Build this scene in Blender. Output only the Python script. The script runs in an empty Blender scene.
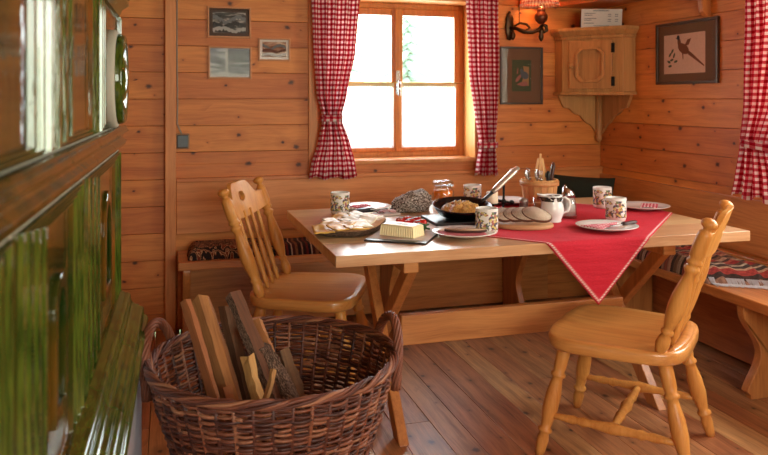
import bpy, math, random
from math import pi, sin, cos, radians, sqrt
from mathutils import Vector, Matrix, noise
from mathutils.geometry import tessellate_polygon
random.seed(7)
C = bpy.context.scene
COL = C.collection

# ------------------------------------------------------------------ camera, world, lights, exposure
cd = bpy.data.cameras.new('camera'); cam = bpy.data.objects.new('camera', cd); COL.objects.link(cam)
cam.location = (0, 0, 1.32); cam.rotation_euler = (pi/2, 0, -radians(16.3))
cd.sensor_width = 36; cd.lens = 36*735/768; cd.shift_y = -(227.5-99)/768
cd.clip_start = .02
cd.dof.use_dof = True; cd.dof.focus_distance = 3.0; cd.dof.aperture_fstop = 4.5
C.camera = cam
w = bpy.data.worlds.new('world'); C.world = w; w.use_nodes = True
wn = w.node_tree; bg = wn.nodes['Background']
tcw = wn.nodes.new('ShaderNodeTexCoord'); sx = wn.nodes.new('ShaderNodeSeparateXYZ'); rw = wn.nodes.new('ShaderNodeValToRGB')
wn.links.new(tcw.outputs['Generated'], sx.inputs[0]); wn.links.new(sx.outputs['Z'], rw.inputs[0]); wn.links.new(rw.outputs[0], bg.inputs['Color'])
rw.color_ramp.elements[0].position = 0.0; rw.color_ramp.elements[0].color = (.62, .80, .46, 1)
rw.color_ramp.elements[1].position = .45; rw.color_ramp.elements[1].color = (.86, .94, 1, 1)
bg.inputs['Strength'].default_value = 6.5
C.view_settings.view_transform = 'Standard'; C.view_settings.look = 'None'
C.view_settings.exposure = 0.22; C.view_settings.gamma = 1.0; C.view_settings.use_curve_mapping = False

def area(name, loc, rot, sx_, sy_, power, color=(1, 1, 1), portal=False):
    l = bpy.data.lights.new(name, 'AREA'); l.shape = 'RECTANGLE'; l.size = sx_; l.size_y = sy_
    l.energy = power; l.color = color
    if portal: l.cycles.is_portal = True
    o = bpy.data.objects.new(name, l); COL.objects.link(o); o.location = loc; o.rotation_euler = rot
    return o
area('window_portal', (1.47, 4.72, 1.43), (-pi/2, 0, 0), .86, 1.0, 1, portal=True)
area('window_portal', (3.06, 2.19, 1.43), (0, pi/2, 0), 1.0, 1.4, 1, portal=True)
area('window_portal', (1.1, -1.52, 1.5), (pi/2, 0, 0), 2.0, 1.1, 1, portal=True)
area('daylight_side_window', (3.05, 2.15, 1.43), (0, radians(62), 0), 1.0, 1.3, 32, (1, .98, .86))
area('front_fill', (1.1, -1.5, 1.5), (radians(95), 0, radians(-12)), 2.0, 1.05, 52, (1, .95, .84))  # added fill lamp behind the camera, set at the unseen front opening
area('daylight_back_window', (1.47, 4.7, 1.43), (-pi/2+.25, 0, 0), .8, .95, 22, (.86, .93, 1))

# ------------------------------------------------------------------ mesh builder
class MB:
    def __init__(s): s.v = []; s.f = []; s.t = []; s.m = []; s.uv = {}; s.sm = []
    def add(s, vs, fs, tint=0., mi=0, smooth=False, uvs=None):
        b = len(s.v); s.v += [tuple(p) for p in vs]
        for i, f in enumerate(fs):
            if uvs: s.uv[len(s.f)] = [uvs[k] for k in f]
            s.f.append([b+k for k in f]); s.t.append(tint); s.m.append(mi); s.sm.append(smooth)
        return s
    def box(s, a, b, tint=0., mi=0, M=None):
        x0, y0, z0 = a; x1, y1, z1 = b
        vs = [Vector(p) for p in ((x0,y0,z0),(x1,y0,z0),(x1,y1,z0),(x0,y1,z0),(x0,y0,z1),(x1,y0,z1),(x1,y1,z1),(x0,y1,z1))]
        if M: vs = [M @ p for p in vs]
        return s.add(vs, [(0,3,2,1),(4,5,6,7),(0,1,5,4),(1,2,6,5),(2,3,7,6),(3,0,4,7)], tint, mi)
    def rings(s, rings, cap=True, closed=True, tint=0., mi=0, smooth=True, loop=False):
        n = len(rings[0]); vs = [p for r in rings for p in r]; fs = []
        m = len(rings)
        for i in range(m if loop else m-1):
            j = (i+1) % m
            for k in range(n if closed else n-1):
                k2 = (k+1) % n
                fs.append((i*n+k, i*n+k2, j*n+k2, j*n+k))
        if cap and not loop and closed:
            fs.append(tuple(range(n))[::-1]); fs.append(tuple(range((m-1)*n, m*n)))
        return s.add(vs, fs, tint, mi, smooth)
    def turned(s, p0, p1, prof, n=14, tint=0., mi=0, smooth=True):
        p0 = Vector(p0); p1 = Vector(p1); d = p1-p0; q = d.to_track_quat('Z', 'Y')
        rs = [[p0+d*t+q @ Vector((r*cos(2*pi*k/n), r*sin(2*pi*k/n), 0)) for k in range(n)] for t, r in prof]
        return s.rings(rs, tint=tint, mi=mi, smooth=smooth)
    def tube(s, pts, r, n=8, tint=0., mi=0, loop=False, smooth=True, flat=1.):
        pts = [Vector(p) for p in pts]; m = len(pts); rs = []; prev = None
        for i, p in enumerate(pts):
            if loop: d = pts[(i+1) % m]-pts[i-1]
            else: d = pts[min(i+1, m-1)]-pts[max(i-1, 0)]
            if d.length < 1e-9: d = Vector((0,0,1))
            d.normalize()
            if prev is None:
                u = d.orthogonal().normalized()
                if abs(d.z) < .95: u = (Vector((0,0,1))-d*d.z).normalized()
            else:
                u = prev-d*prev.dot(d); u = u.normalized() if u.length > 1e-6 else d.orthogonal().normalized()
            prev = u; v = d.cross(u); rr = r[i] if isinstance(r, (list, tuple)) else r
            rs.append([p+u*(rr*flat*cos(2*pi*k/n))+v*(rr*sin(2*pi*k/n)) for k in range(n)])
        return s.rings(rs, tint=tint, mi=mi, loop=loop, smooth=smooth)
    def prism(s, loops, fn, tint=0., mi=0):
        """loops: outer outline then holes (2-D); fn(u,v,w) -> point, w = 0 or 1."""
        flat = [p for l in loops for p in l]; n = len(flat)
        tri = tessellate_polygon([[Vector((p[0], p[1], 0)) for p in l] for l in loops])
        vs = [fn(p[0], p[1], 0) for p in flat]+[fn(p[0], p[1], 1) for p in flat]
        fs = [tuple(t) for t in tri]+[tuple(n+k for k in t[::-1]) for t in tri]
        b = 0
        for l in loops:
            m = len(l)
            for k in range(m): fs.append((b+k, b+(k+1) % m, n+b+(k+1) % m, n+b+k))
            b += m
        return s.add(vs, fs, tint, mi)
    def lathe(s, c, prof, n=24, tint=0., mi=0, sq=1.):
        rs = [[Vector((c[0]+r*cos(2*pi*k/n), c[1]+sq*r*sin(2*pi*k/n), c[2]+z)) for k in range(n)] for r, z in prof]
        return s.rings(rs, tint=tint, mi=mi)

def obj(name, mb, mats, parent=None, bevel=0, kind=None, loc=None, sub=0, fix=True, seg=2):
    me = bpy.data.meshes.new(name); me.from_pydata([tuple(v) for v in mb.v], [], mb.f); 
    for m in (mats if isinstance(mats, (list, tuple)) else [mats]): me.materials.append(m)
    at = me.attributes.new('tint', 'FLOAT', 'FACE'); at.data.foreach_set('value', mb.t)
    me.polygons.foreach_set('material_index', mb.m); me.polygons.foreach_set('use_smooth', mb.sm)
    if mb.uv:
        ul = me.uv_layers.new(name='UVMap'); li = 0
        for fi, p in enumerate(me.polygons):
            us = mb.uv.get(fi)
            for k, l in enumerate(p.loop_indices): ul.data[l].uv = us[k] if us else (0, 0)
    me.validate()
    if fix:
        import bmesh
        bm = bmesh.new(); bm.from_mesh(me); bmesh.ops.recalc_face_normals(bm, faces=bm.faces); bm.to_mesh(me); bm.free()
    o = bpy.data.objects.new(name, me); COL.objects.link(o)
    if parent: o.parent = parent
    if loc: o.location = loc
    if kind: o['kind'] = kind
    if bevel:
        b = o.modifiers.new('bevel', 'BEVEL'); b.width = bevel; b.segments = seg; b.limit_method = 'ANGLE'; b.angle_limit = radians(40)
        b.harden_normals = False
    if sub:
        b = o.modifiers.new('sub', 'SUBSURF'); b.levels = sub; b.render_levels = sub
    return o
def thing(name, label, cat, loc=(0,0,0), rotz=0, group=None):
    o = bpy.data.objects.new(name, None); COL.objects.link(o); o.empty_display_size = .05
    o.location = loc; o.rotation_euler = (0, 0, rotz); o['label'] = label; o['category'] = cat
    if group: o['group'] = group
    return o
def tag(o, label, cat, group=None):
    o['label'] = label; o['category'] = cat
    if group: o['group'] = group
    return o
def struct(name, mb, m, bevel=0, parent=None):
    o = obj(name, mb, m, parent, bevel)
    if not parent: o['kind'] = 'structure'
    return o
def copy_tree(root, loc, rotz=0, label=None):
    r = root.copy(); COL.objects.link(r); r.location = loc; r.rotation_euler = (0, 0, rotz)
    if label: r['label'] = label
    for ch in [c for c in root.children]:
        c = ch.copy(); COL.objects.link(c); c.parent = r
        for g in [x for x in ch.children]:
            d = g.copy(); COL.objects.link(d); d.parent = c
    return r

# ------------------------------------------------------------------ materials
def S(h):   # sRGB 0-255 triple -> linear
    return tuple((x/255/12.92 if x/255 <= .04045 else ((x/255+.055)/1.055)**2.4) for x in h)+(1,)
class NT:
    def __init__(s, name):
        s.m = bpy.data.materials.new(name); s.m.use_nodes = True; s.t = s.m.node_tree
        s.b = s.t.nodes['Principled BSDF']; s.out = s.t.nodes['Material Output']
    def n(s, ty, ins=None, **kw):
        nd = s.t.nodes.new('ShaderNode'+ty)
        for k, v in kw.items(): setattr(nd, k, v)
        for k, v in (ins or {}).items():
            sk = nd.inputs[k]
            if hasattr(v, 'is_output') or isinstance(v, bpy.types.NodeSocket): s.t.links.new(v, sk)
            else: sk.default_value = v
        return nd
    def link(s, a, b): s.t.links.new(a, b)
    def math(s, op, a, b=0., c=None):
        nd = s.t.nodes.new('ShaderNodeMath'); nd.operation = op
        for i, v in enumerate((a, b) if c is None else (a, b, c)):
            if isinstance(v, bpy.types.NodeSocket): s.t.links.new(v, nd.inputs[i])
            else: nd.inputs[i].default_value = v
        return nd.outputs[0]
    def ramp(s, fac, stops, interp='LINEAR'):
        nd = s.t.nodes.new('ShaderNodeValToRGB'); cr = nd.color_ramp; cr.interpolation = interp
        while len(cr.elements) < len(stops): cr.elements.new(.5)
        for e, (p, c) in zip(cr.elements, stops): e.position = p; e.color = c if len(c) == 4 else tuple(c)+(1,)
        s.t.links.new(fac, nd.inputs[0]); return nd.outputs[0]
    def mix(s, f, a, b, mode='MIX'):
        nd = s.t.nodes.new('ShaderNodeMix'); nd.data_type = 'RGBA'; nd.blend_type = mode
        for i, v in ((0, f), (6, a), (7, b)):
            if isinstance(v, bpy.types.NodeSocket): s.t.links.new(v, nd.inputs[i])
            else: nd.inputs[i].default_value = v
        return nd.outputs[2]
    def bump(s, h, strength=.3, dist=.01):
        nd = s.n('Bump', {'Height': h, 'Strength': strength, 'Distance': dist}); s.link(nd.outputs[0], s.b.inputs['Normal'])
    def set(s, **kw):
        for k, v in kw.items():
            sk = s.b.inputs[k.replace('_', ' ')]
            if isinstance(v, bpy.types.NodeSocket): s.link(v, sk)
            else: sk.default_value = v
        return s
def plain(name, col, rough=.5, metal=0., spec=.5, **kw):
    n = NT(name); n.set(Base_Color=S(col), Roughness=rough, Metallic=metal); n.b.inputs['Specular IOR Level'].default_value = spec
    n.set(**kw)
    nz = n.n('TexNoise', {'Scale': 18., 'Detail': 3.}); v = n.math('MULTIPLY_ADD', nz.outputs[0], .24, .88)
    n.set(Base_Color=n.mix(1., S(col), n.n('CombineColor', {0: v, 1: v, 2: v}).outputs[0], 'MULTIPLY'))
    return n.m
def wood(name, light, dark, axis=0, norm=None, knots=.0, rough=.45, coat=0., tintvar=.3, kden=(1.5, 6.), grain=1., knotcol=None):
    """axis: grain direction in object space; norm: axis the surface faces (for knots)."""
    n = NT(name); tc = n.n('TexCoord'); at = n.n('Attribute', attribute_name='tint').outputs['Fac']
    off = n.n('CombineXYZ', {0: n.math('MULTIPLY', at, 37.3), 1: n.math('MULTIPLY', at, 17.7), 2: n.math('MULTIPLY', at, 9.1)}).outputs[0]
    co = n.n('VectorMath', {0: tc.outputs['Object'], 1: off}, operation='ADD').outputs[0]
    wob = n.n('TexNoise', {'Vector': co, 'Scale': 2.2, 'Detail': 2.}).outputs['Color']
    co2 = n.n('VectorMath', {0: co, 1: n.n('VectorMath', {0: wob, 'Scale': .05}, operation='SCALE').outputs[0]}, operation='ADD').outputs[0]
    sc = [22.*grain]*3; sc[axis] = 1.3*grain
    mp = n.n('VectorMath', {0: co2, 1: tuple(sc)}, operation='MULTIPLY').outputs[0]
    g1 = n.n('TexNoise', {'Vector': mp, 'Scale': 1.3, 'Detail': 6., 'Roughness': .68}).outputs[0]
    sc3 = [160.*grain]*3; sc3[axis] = 4.*grain
    mp3 = n.n('VectorMath', {0: co2, 1: tuple(sc3)}, operation='MULTIPLY').outputs[0]
    g3 = n.n('TexNoise', {'Vector': mp3, 'Scale': 1., 'Detail': 2.}).outputs[0]
    f = n.math('ADD', n.math('MULTIPLY', g1, .75), n.math('MULTIPLY', g3, .25))
    L = S(light); D_ = S(dark)
    col = n.ramp(f, [(.30, D_), (.52, tuple((a*.35+b*.65) for a, b in zip(D_, L))), (.68, L)])
    br = n.math('MULTIPLY_ADD', n.math('FRACT', n.math('MULTIPLY', at, 91.7)), tintvar, 1-tintvar*.5)
    col = n.mix(1., col, n.n('CombineColor', {0: br, 1: n.math('MULTIPLY', br, br), 2: n.math('MULTIPLY', br, br)}).outputs[0], 'MULTIPLY')
    if knots:
        ks = [kden[1]]*3; ks[axis] = kden[0]
        if norm is not None: ks[norm] = 0.
        kv = n.n('VectorMath', {0: co2, 1: tuple(ks)}, operation='MULTIPLY').outputs[0]
        vo = n.n('TexVoronoi', {'Vector': kv, 'Scale': 1.}); 
        # real distance: rescale the axes around the cell centre
        dv = n.n('VectorMath', {0: kv, 1: vo.outputs['Position']}, operation='SUBTRACT').outputs[0]
        inv = [1/kden[1]]*3; inv[axis] = .75/kden[0]
        if norm is not None: inv[norm] = 0.
        dm = n.n('VectorMath', {0: dv, 1: tuple(inv)}, operation='MULTIPLY').outputs[0]
        ln = n.n('VectorMath', {0: dm}, operation='LENGTH').outputs['Value']
        rc = n.n('SeparateColor', {0: vo.outputs['Color']}).outputs[0]
        rad = n.math('MULTIPLY', n.math('MULTIPLY_ADD', n.math('POWER', rc, 1.6), .014, .003), knots)
        q = n.math('MULTIPLY', n.math('DIVIDE', ln, rad), n.math('MULTIPLY_ADD', n.n('TexNoise', {'Vector': co, 'Scale': 90., 'Detail': 2.}).outputs[0], 1.2, .4))
        kf = n.ramp(q, [(.0, (1,1,1)), (.5, (.8,.8,.8)), (1.1/1.1, (0,0,0))])
        n.set(Coat_Weight=coat); K = S(knotcol) if knotcol else tuple(x*.28 for x in D_[:3])+(1,)
        halo = n.ramp(n.math('DIVIDE', ln, n.math('MULTIPLY', rad, 4.2)), [(0., (.8,.8,.8)), (.4, (.4,.4,.4)), (1., (0,0,0))])
        col = n.mix(halo, col, D_)
        col = n.mix(kf, col, K)
    n.set(Base_Color=col, Roughness=rough)
    n.b.inputs['Coat Weight'].default_value = coat; n.b.inputs['Coat Roughness'].default_value = .18
    n.bump(f, .12, .004)
    return n.m

WALLL, WALLD = (220, 138, 66), (176, 92, 36)
m_wallx = wood('pine_boards_x', WALLL, WALLD, 0, 1, knots=1., rough=.5, coat=.0, kden=(3.6, 8.), knotcol=(52, 16, 4))
m_wally = wood('pine_boards_y', WALLL, WALLD, 1, 0, knots=1., rough=.5, coat=.0, kden=(3.6, 8.), knotcol=(52, 16, 4))
m_ceil = wood('ceiling_boards', (200, 120, 64), (150, 76, 36), 1, 2, knots=1.)
m_floor = wood('floor_boards', (206, 148, 98), (112, 68, 42), 1, 2, knots=1.1, rough=.36, coat=.35, kden=(3.2, 8.), tintvar=.42, knotcol=(50, 28, 18))
m_trim = wood('pine_trim_z', (220, 144, 82), (180, 102, 50), 2, None, rough=.45)
m_trimx = wood('pine_trim_x', (220, 144, 82), (180, 102, 50), 0, None, rough=.45)
m_bench = wood('bench_pine', (212, 138, 76), (158, 86, 42), 0, 2, knots=.8, rough=.35, coat=.15)
m_benchy = wood('bench_pine_y', (212, 138, 76), (158, 86, 42), 1, 2, knots=.8, rough=.35, coat=.15)
m_winx = wood('window_wood_x', (206, 128, 54), (166, 88, 30), 0, rough=.35, coat=.2)
m_winz = wood('window_wood_z', (206, 128, 54), (166, 88, 30), 2, rough=.35, coat=.2)
m_reveal = wood('reveal_wood', (222, 160, 92), (196, 124, 62), 2, rough=.5)
m_ttop = wood('table_top_wood', (232, 196, 150), (192, 146, 98), 0, 2, knots=0, rough=.3, coat=.6)
m_tleg = wood('table_leg_wood', (204, 134, 72), (156, 90, 44), 2, None, rough=.4, coat=.1)
m_tstr = wood('table_stretcher_wood', (220, 154, 88), (170, 104, 54), 0, None, rough=.4, coat=.1)
m_chair = wood('lacquered_pine', (222, 160, 84), (184, 114, 50), 2, None, rough=.36, coat=.15, tintvar=.12)
m_seat = wood('lacquered_pine_seat', (222, 160, 88), (184, 116, 56), 0, 2, rough=.28, coat=.35, tintvar=.12)
m_chair.node_tree.nodes['Principled BSDF'].inputs['Specular IOR Level'].default_value = .25; m_chair.node_tree.nodes['Principled BSDF'].inputs['Coat Weight'].default_value = .04
m_cab = wood('cabinet_pine', (208, 160, 98), (162, 114, 64), 2, None, rough=.5)
m_board = wood('cutting_board_wood', (214, 178, 130), (176, 132, 84), 0, 2, rough=.6)
m_bucket = wood('bucket_wood', (222, 172, 112), (186, 128, 72), 2, None, rough=.55)
m_fire = wood('split_firewood', (190, 132, 76), (112, 70, 38), 2, None, rough=.85, tintvar=.5)
m_firedark = wood('weathered_firewood', (128, 88, 58), (62, 42, 30), 2, None, rough=.9, tintvar=.5)
n = NT('bark'); nz = n.n('TexNoise', {'Scale': 34., 'Detail': 5.}); n.set(Base_Color=n.ramp(nz.outputs[0], [(.35, S((44, 30, 24))), (.5, S((92, 66, 50))), (.66, S((170, 140, 116)))]), Roughness=.95); n.bump(nz.outputs[0], .9, .01); m_bark = n.m
m_darkframe = plain('dark_stained_frame', (62, 40, 28), .35)
m_iron = plain('black_iron', (22, 20, 20), .45, .6)
m_bronze = plain('dark_bronze', (70, 50, 34), .35, .8)
m_steel = plain('steel', (190, 190, 192), .22, 1.)
m_brass = plain('brass', (190, 150, 80), .3, 1.)
m_white = plain('white_porcelain', (232, 230, 226), .12, spec=.6)
m_black = plain('black_plastic', (20, 20, 22), .4)
m_pan = plain('black_enamel', (16, 16, 18), .22)
m_wall_plaster = plain('white_plaster', (196, 202, 214), .8)
m_grout = plain('grey_grout', (176, 172, 160), .8)
m_cream = plain('cream_wax', (240, 226, 196), .5)
m_white_cloth = plain('white_cloth', (226, 224, 224), .85)
m_slate = plain('dark_slate', (46, 46, 50), .38)
m_green_cushion = plain('dark_green_cloth', (26, 34, 24), .9)
m_cord = plain('grey_cord', (150, 140, 128), .5)
n = NT('window_glass'); n.set(Base_Color=(1,1,1,1), Roughness=0.); n.b.inputs['Transmission Weight'].default_value = 1.; n.b.inputs['IOR'].default_value = 1.01
tr = n.n('BsdfTransparent'); gl = n.n('BsdfGlossy', {'Roughness': .02}); mx = n.n('MixShader', {0: .05}); n.link(tr.outputs[0], mx.inputs[1]); n.link(gl.outputs[0], mx.inputs[2]); n.link(mx.outputs[0], n.out.inputs[0]); m_pane = n.m
n = NT('clear_glass'); tr = n.n('BsdfTransparent', {'Color': (.93, .95, .95, 1)}); gl = n.n('BsdfGlossy', {'Roughness': .04}); fr = n.n('LayerWeight', {'Blend': .35})
mx = n.n('MixShader', {0: n.math('MULTIPLY_ADD', fr.outputs['Facing'], .35, .05)}); n.link(tr.outputs[0], mx.inputs[1]); n.link(gl.outputs[0], mx.inputs[2]); n.link(mx.outputs[0], n.out.inputs[0]); m_glass = n.m
n = NT('picture_glass'); tr = n.n('BsdfTransparent'); gl = n.n('BsdfGlossy', {'Roughness': .02}); mx = n.n('MixShader', {0: .005}); n.link(tr.outputs[0], mx.inputs[1]); n.link(gl.outputs[0], mx.inputs[2]); n.link(mx.outputs[0], n.out.inputs[0]); m_pglass = n.m

def gingham(name, scale, red=(176, 22, 38), trans=.35):
    n = NT(name); uv = n.n('TexCoord').outputs['UV']; sp = n.n('SeparateXYZ', {0: uv})
    a = n.math('GREATER_THAN', n.math('FRACT', n.math('MULTIPLY', sp.outputs[0], scale)), .5)
    b = n.math('GREATER_THAN', n.math('FRACT', n.math('MULTIPLY', sp.outputs[1], scale)), .5)
    f = n.math('MULTIPLY', n.math('ADD', a, b), .5)
    R = S(red); W_ = S((250, 238, 238)); M_ = S((214, 96, 112))
    c = n.ramp(f, [(0., W_), (.25, M_), (.75, R)], 'CONSTANT')
    d = n.n('BsdfDiffuse', {'Color': c}); t = n.n('BsdfTranslucent', {'Color': c}); mx = n.n('MixShader', {0: trans})
    n.link(d.outputs[0], mx.inputs[1]); n.link(t.outputs[0], mx.inputs[2]); n.link(mx.outputs[0], n.out.inputs[0])
    return n.m
m_ging = gingham('red_white_gingham', 1/.030, (176, 20, 42), .4)
m_gings = gingham('small_gingham', 1/.016, (200, 96, 116), trans=.05)
n = NT('sheer_white_curtain'); d = n.n('BsdfDiffuse', {'Color': S((250, 250, 250))}); t = n.n('BsdfTranslucent', {'Color': S((250, 250, 250))}); mx = n.n('MixShader', {0: .6}); tr = n.n('BsdfTransparent'); mx2 = n.n('MixShader', {0: .45})
n.link(d.outputs[0], mx.inputs[1]); n.link(t.outputs[0], mx.inputs[2]); n.link(mx.outputs[0], mx2.inputs[1]); n.link(tr.outputs[0], mx2.inputs[2]); n.link(mx2.outputs[0], n.out.inputs[0]); m_sheer = n.m
# glazed stove tiles
n = NT('green_brown_glaze'); tc = n.n('TexCoord'); mp = n.n('Mapping', {'Vector': tc.outputs['Object'], 'Scale': (3., 3., 1.4)})
nz = n.n('TexNoise', {'Vector': mp.outputs[0], 'Scale': 3.2, 'Detail': 4.}); nz2 = n.n('TexNoise', {'Vector': mp.outputs[0], 'Scale': 14., 'Detail': 3.})
c = n.ramp(nz.outputs[0], [(.34, S((30, 48, 14))), (.44, S((54, 56, 16))), (.54, S((92, 66, 20))), (.66, S((120, 72, 24)))])
n.set(Base_Color=n.mix(n.math('MULTIPLY', nz2.outputs[0], .3), c, S((22, 44, 12))), Roughness=.07); n.b.inputs['Coat Weight'].default_value = .0; n.b.inputs['Coat Roughness'].default_value = .03
n.bump(nz2.outputs[0], .10, .008); m_glaze = n.m
n = NT('green_glaze'); nz2 = n.n('TexNoise', {'Scale': 9., 'Detail': 3.}); n.set(Base_Color=n.ramp(nz2.outputs[0], [(.35, S((28, 54, 16))), (.65, S((74, 90, 28)))]), Roughness=.07); n.b.inputs['Coat Weight'].default_value = .0; n.b.inputs['Coat Roughness'].default_value = .03; n.bump(nz2.outputs[0], .04, .008); m_glazeg = n.m
n = NT('green_glaze_highlight'); nz2 = n.n('TexNoise', {'Scale': 6., 'Detail': 3.}); n.set(Base_Color=n.ramp(nz2.outputs[0], [(.35, S((26, 52, 14))), (.65, S((82, 96, 32)))]), Roughness=.08); n.b.inputs['Coat Weight'].default_value = .5; n.bump(nz2.outputs[0], .08, .008); m_glaze_hl = n.m  # green ridge glaze, lightened so its colour carries the reflected highlights
# wicker
n = NT('wicker'); at = n.n('Attribute', attribute_name='tint').outputs['Fac']; nz = n.n('TexNoise', {'Scale': 55., 'Detail': 2.})
c = n.ramp(n.math('ADD', n.math('MULTIPLY', n.math('FRACT', n.math('MULTIPLY', at, 53.7)), .7), n.math('MULTIPLY', nz.outputs[0], .3)), [(.1, S((54, 26, 20))), (.45, S((96, 50, 34))), (.7, S((128, 74, 50))), (.95, S((178, 124, 88)))])
n.set(Base_Color=c, Roughness=.5); n.bump(nz.outputs[0], .2, .003); m_wick = n.m
def motif(name, base, blobs, scale=60., thr=.12, zband=None):
    n = NT(name); tc = n.n('TexCoord'); vo = n.n('TexVoronoi', {'Vector': tc.outputs['Object'], 'Scale': scale}); nz = n.n('TexNoise', {'Vector': tc.outputs['Object'], 'Scale': scale*.3, 'Detail': 3.})
    rc = n.n('SeparateColor', {0: vo.outputs['Color']}).outputs[0]
    c = n.ramp(rc, [(i/len(blobs), S(b)) for i, b in enumerate(blobs)], 'CONSTANT')
    f = n.math('GREATER_THAN', nz.outputs[0], thr)
    if zband:
        z = n.n('SeparateXYZ', {0: tc.outputs['Object']}).outputs[2]
        f = n.math('MULTIPLY', f, n.math('MULTIPLY', n.math('GREATER_THAN', z, zband[0]), n.math('LESS_THAN', z, zband[1])))
    n.set(Base_Color=n.mix(f, S(base), c), Roughness=.15); return n.m
m_mug = motif('painted_mug', (232, 230, 226), [(92, 102, 136), (120, 134, 96), (210, 192, 120), (170, 112, 104), (96, 90, 88), (222, 218, 212)], 120., .47, (.018, .094))
m_creamer = motif('creamer_band', (228, 228, 226), [(60, 52, 44), (90, 78, 60), (40, 40, 44)], 90., .44, (.088, .108))
m_cheese = plain('pale_cheese', (246, 240, 214), .5)
m_cheesey = plain('yellow_cheese', (226, 178, 84), .45)
m_butter = plain('butter', (250, 236, 190), .4)
m_tomato = plain('tomato', (190, 26, 18), .15)
m_leaf = plain('green_leaf', (52, 96, 34), .5)
n = NT('rye_crust'); nz = n.n('TexNoise', {'Scale': 25., 'Detail': 5., 'Roughness': .72}); n.set(Base_Color=n.ramp(nz.outputs[0], [(.41, S((46, 32, 26))), (.49, S((112, 94, 82))), (.56, S((222, 216, 208)))]), Roughness=.9); n.bump(nz.outputs[0], .8, .01); m_loaf = n.m
n = NT('bread_crumb'); nz = n.n('TexNoise', {'Scale': 60., 'Detail': 4.}); n.set(Base_Color=n.ramp(nz.outputs[0], [(.35, S((170, 128, 98))), (.6, S((212, 176, 142)))]), Roughness=.9); n.bump(nz.outputs[0], .4, .003); m_crumb = n.m
n = NT('scrambled_egg'); nz = n.n('TexNoise', {'Scale': 50., 'Detail': 4.}); n.set(Base_Color=n.ramp(nz.outputs[0], [(.38, S((120, 72, 34))), (.5, S((200, 146, 70))), (.62, S((236, 200, 128)))]), Roughness=.5); m_egg = n.m
m_jam = plain('apricot_jam', (255, 132, 24), .2)
m_jam.node_tree.nodes['Principled BSDF'].inputs['Subsurface Weight'].default_value = .0
# woven fabrics
n = NT('ikat_weave'); tc = n.n('TexCoord'); uv = tc.outputs['UV']; wv = n.n('TexWave', {'Vector': uv, 'Scale': 11., 'Distortion': 12., 'Detail': 1.5, 'Detail Scale': 2.6}, wave_type='RINGS')
n.set(Base_Color=n.ramp(wv.outputs[0], [(0., S((34, 24, 24))), (.42, S((44, 30, 28))), (.5, S((150, 84, 48))), (.62, S((196, 164, 124))), (.85, S((120, 56, 34)))], 'CONSTANT'), Roughness=.95); m_ikat = n.m
def stripes(name, cols, scale, axis=0, detail=True):
    n = NT(name); sp = n.n('SeparateXYZ', {0: n.n('TexCoord').outputs['UV']}); u = n.math('FRACT', n.math('MULTIPLY', sp.outputs[axis], scale))
    c = n.ramp(u, [(p, S(k)) for p, k in cols], 'CONSTANT')
    if detail:
        ck = n.n('TexChecker', {'Vector': n.n('TexCoord').outputs['UV'], 'Scale': 90., 'Color1': (1,1,1,1), 'Color2': (.55,.5,.5,1)}); c = n.mix(.6, c, ck.outputs[0], 'MULTIPLY')
    n.set(Base_Color=c, Roughness=.95); return n.m
m_stripe = stripes('striped_weave', [(0, (40, 22, 26)), (.18, (168, 130, 104)), (.26, (40, 22, 26)), (.42, (110, 34, 34)), (.52, (26, 22, 32)), (.66, (190, 170, 150)), (.72, (70, 28, 28)), (.86, (130, 82, 54))], 9.)
m_rug = stripes('banded_rug', [(0, (150, 110, 90)), (.05, (60, 44, 40)), (.10, (158, 60, 54)), (.20, (186, 156, 130)), (.24, (70, 58, 54)), (.30, (190, 176, 156)), (.34, (90, 66, 56)), (.42, (150, 48, 46)), (.52, (176, 92, 76)), (.58, (80, 60, 54)), (.64, (176, 150, 126)), (.72, (120, 88, 66)), (.80, (70, 52, 46)), (.86, (170, 120, 96)), (.93, (140, 70, 56))], 3.4, 1)
# red linen tablecloth with a white stitched border given by UV (distance to the hem)
n = NT('red_linen'); uv = n.n('SeparateXYZ', {0: n.n('TexCoord').outputs['UV']}); u, v = uv.outputs[0], uv.outputs[1]
ed = n.math('MINIMUM', n.math('MINIMUM', u, n.math('SUBTRACT', 1., u)), n.math('MINIMUM', v, n.math('SUBTRACT', 1., v)))
band = n.math('MULTIPLY', n.math('GREATER_THAN', ed, .007), n.math('LESS_THAN', ed, .013))
dots = n.math('GREATER_THAN', n.math('SINE', n.math('MULTIPLY', n.math('ADD', u, v), 520.)), -.3)
band2 = n.math('MULTIPLY', n.math('GREATER_THAN', ed, .004), n.math('LESS_THAN', ed, .017))
nz = n.n('TexNoise', {'Scale': 140., 'Detail': 3.}); nb = n.n('TexNoise', {'Scale': 7., 'Detail': 2.})
base = n.mix(nz.outputs[0], S((176, 14, 36)), S((218, 34, 60)))
c = n.mix(n.math('MULTIPLY', band2, .45), base, S((220, 150, 150))); c = n.mix(n.math('MULTIPLY', band, n.math('MULTIPLY', dots, .85)), c, S((240, 222, 214)))
n.set(Base_Color=c, Roughness=.9); n.bump(n.math('ADD', nb.outputs[0], n.math('MULTIPLY', nz.outputs[0], .1)), .5, .02); m_cloth = n.m

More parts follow.
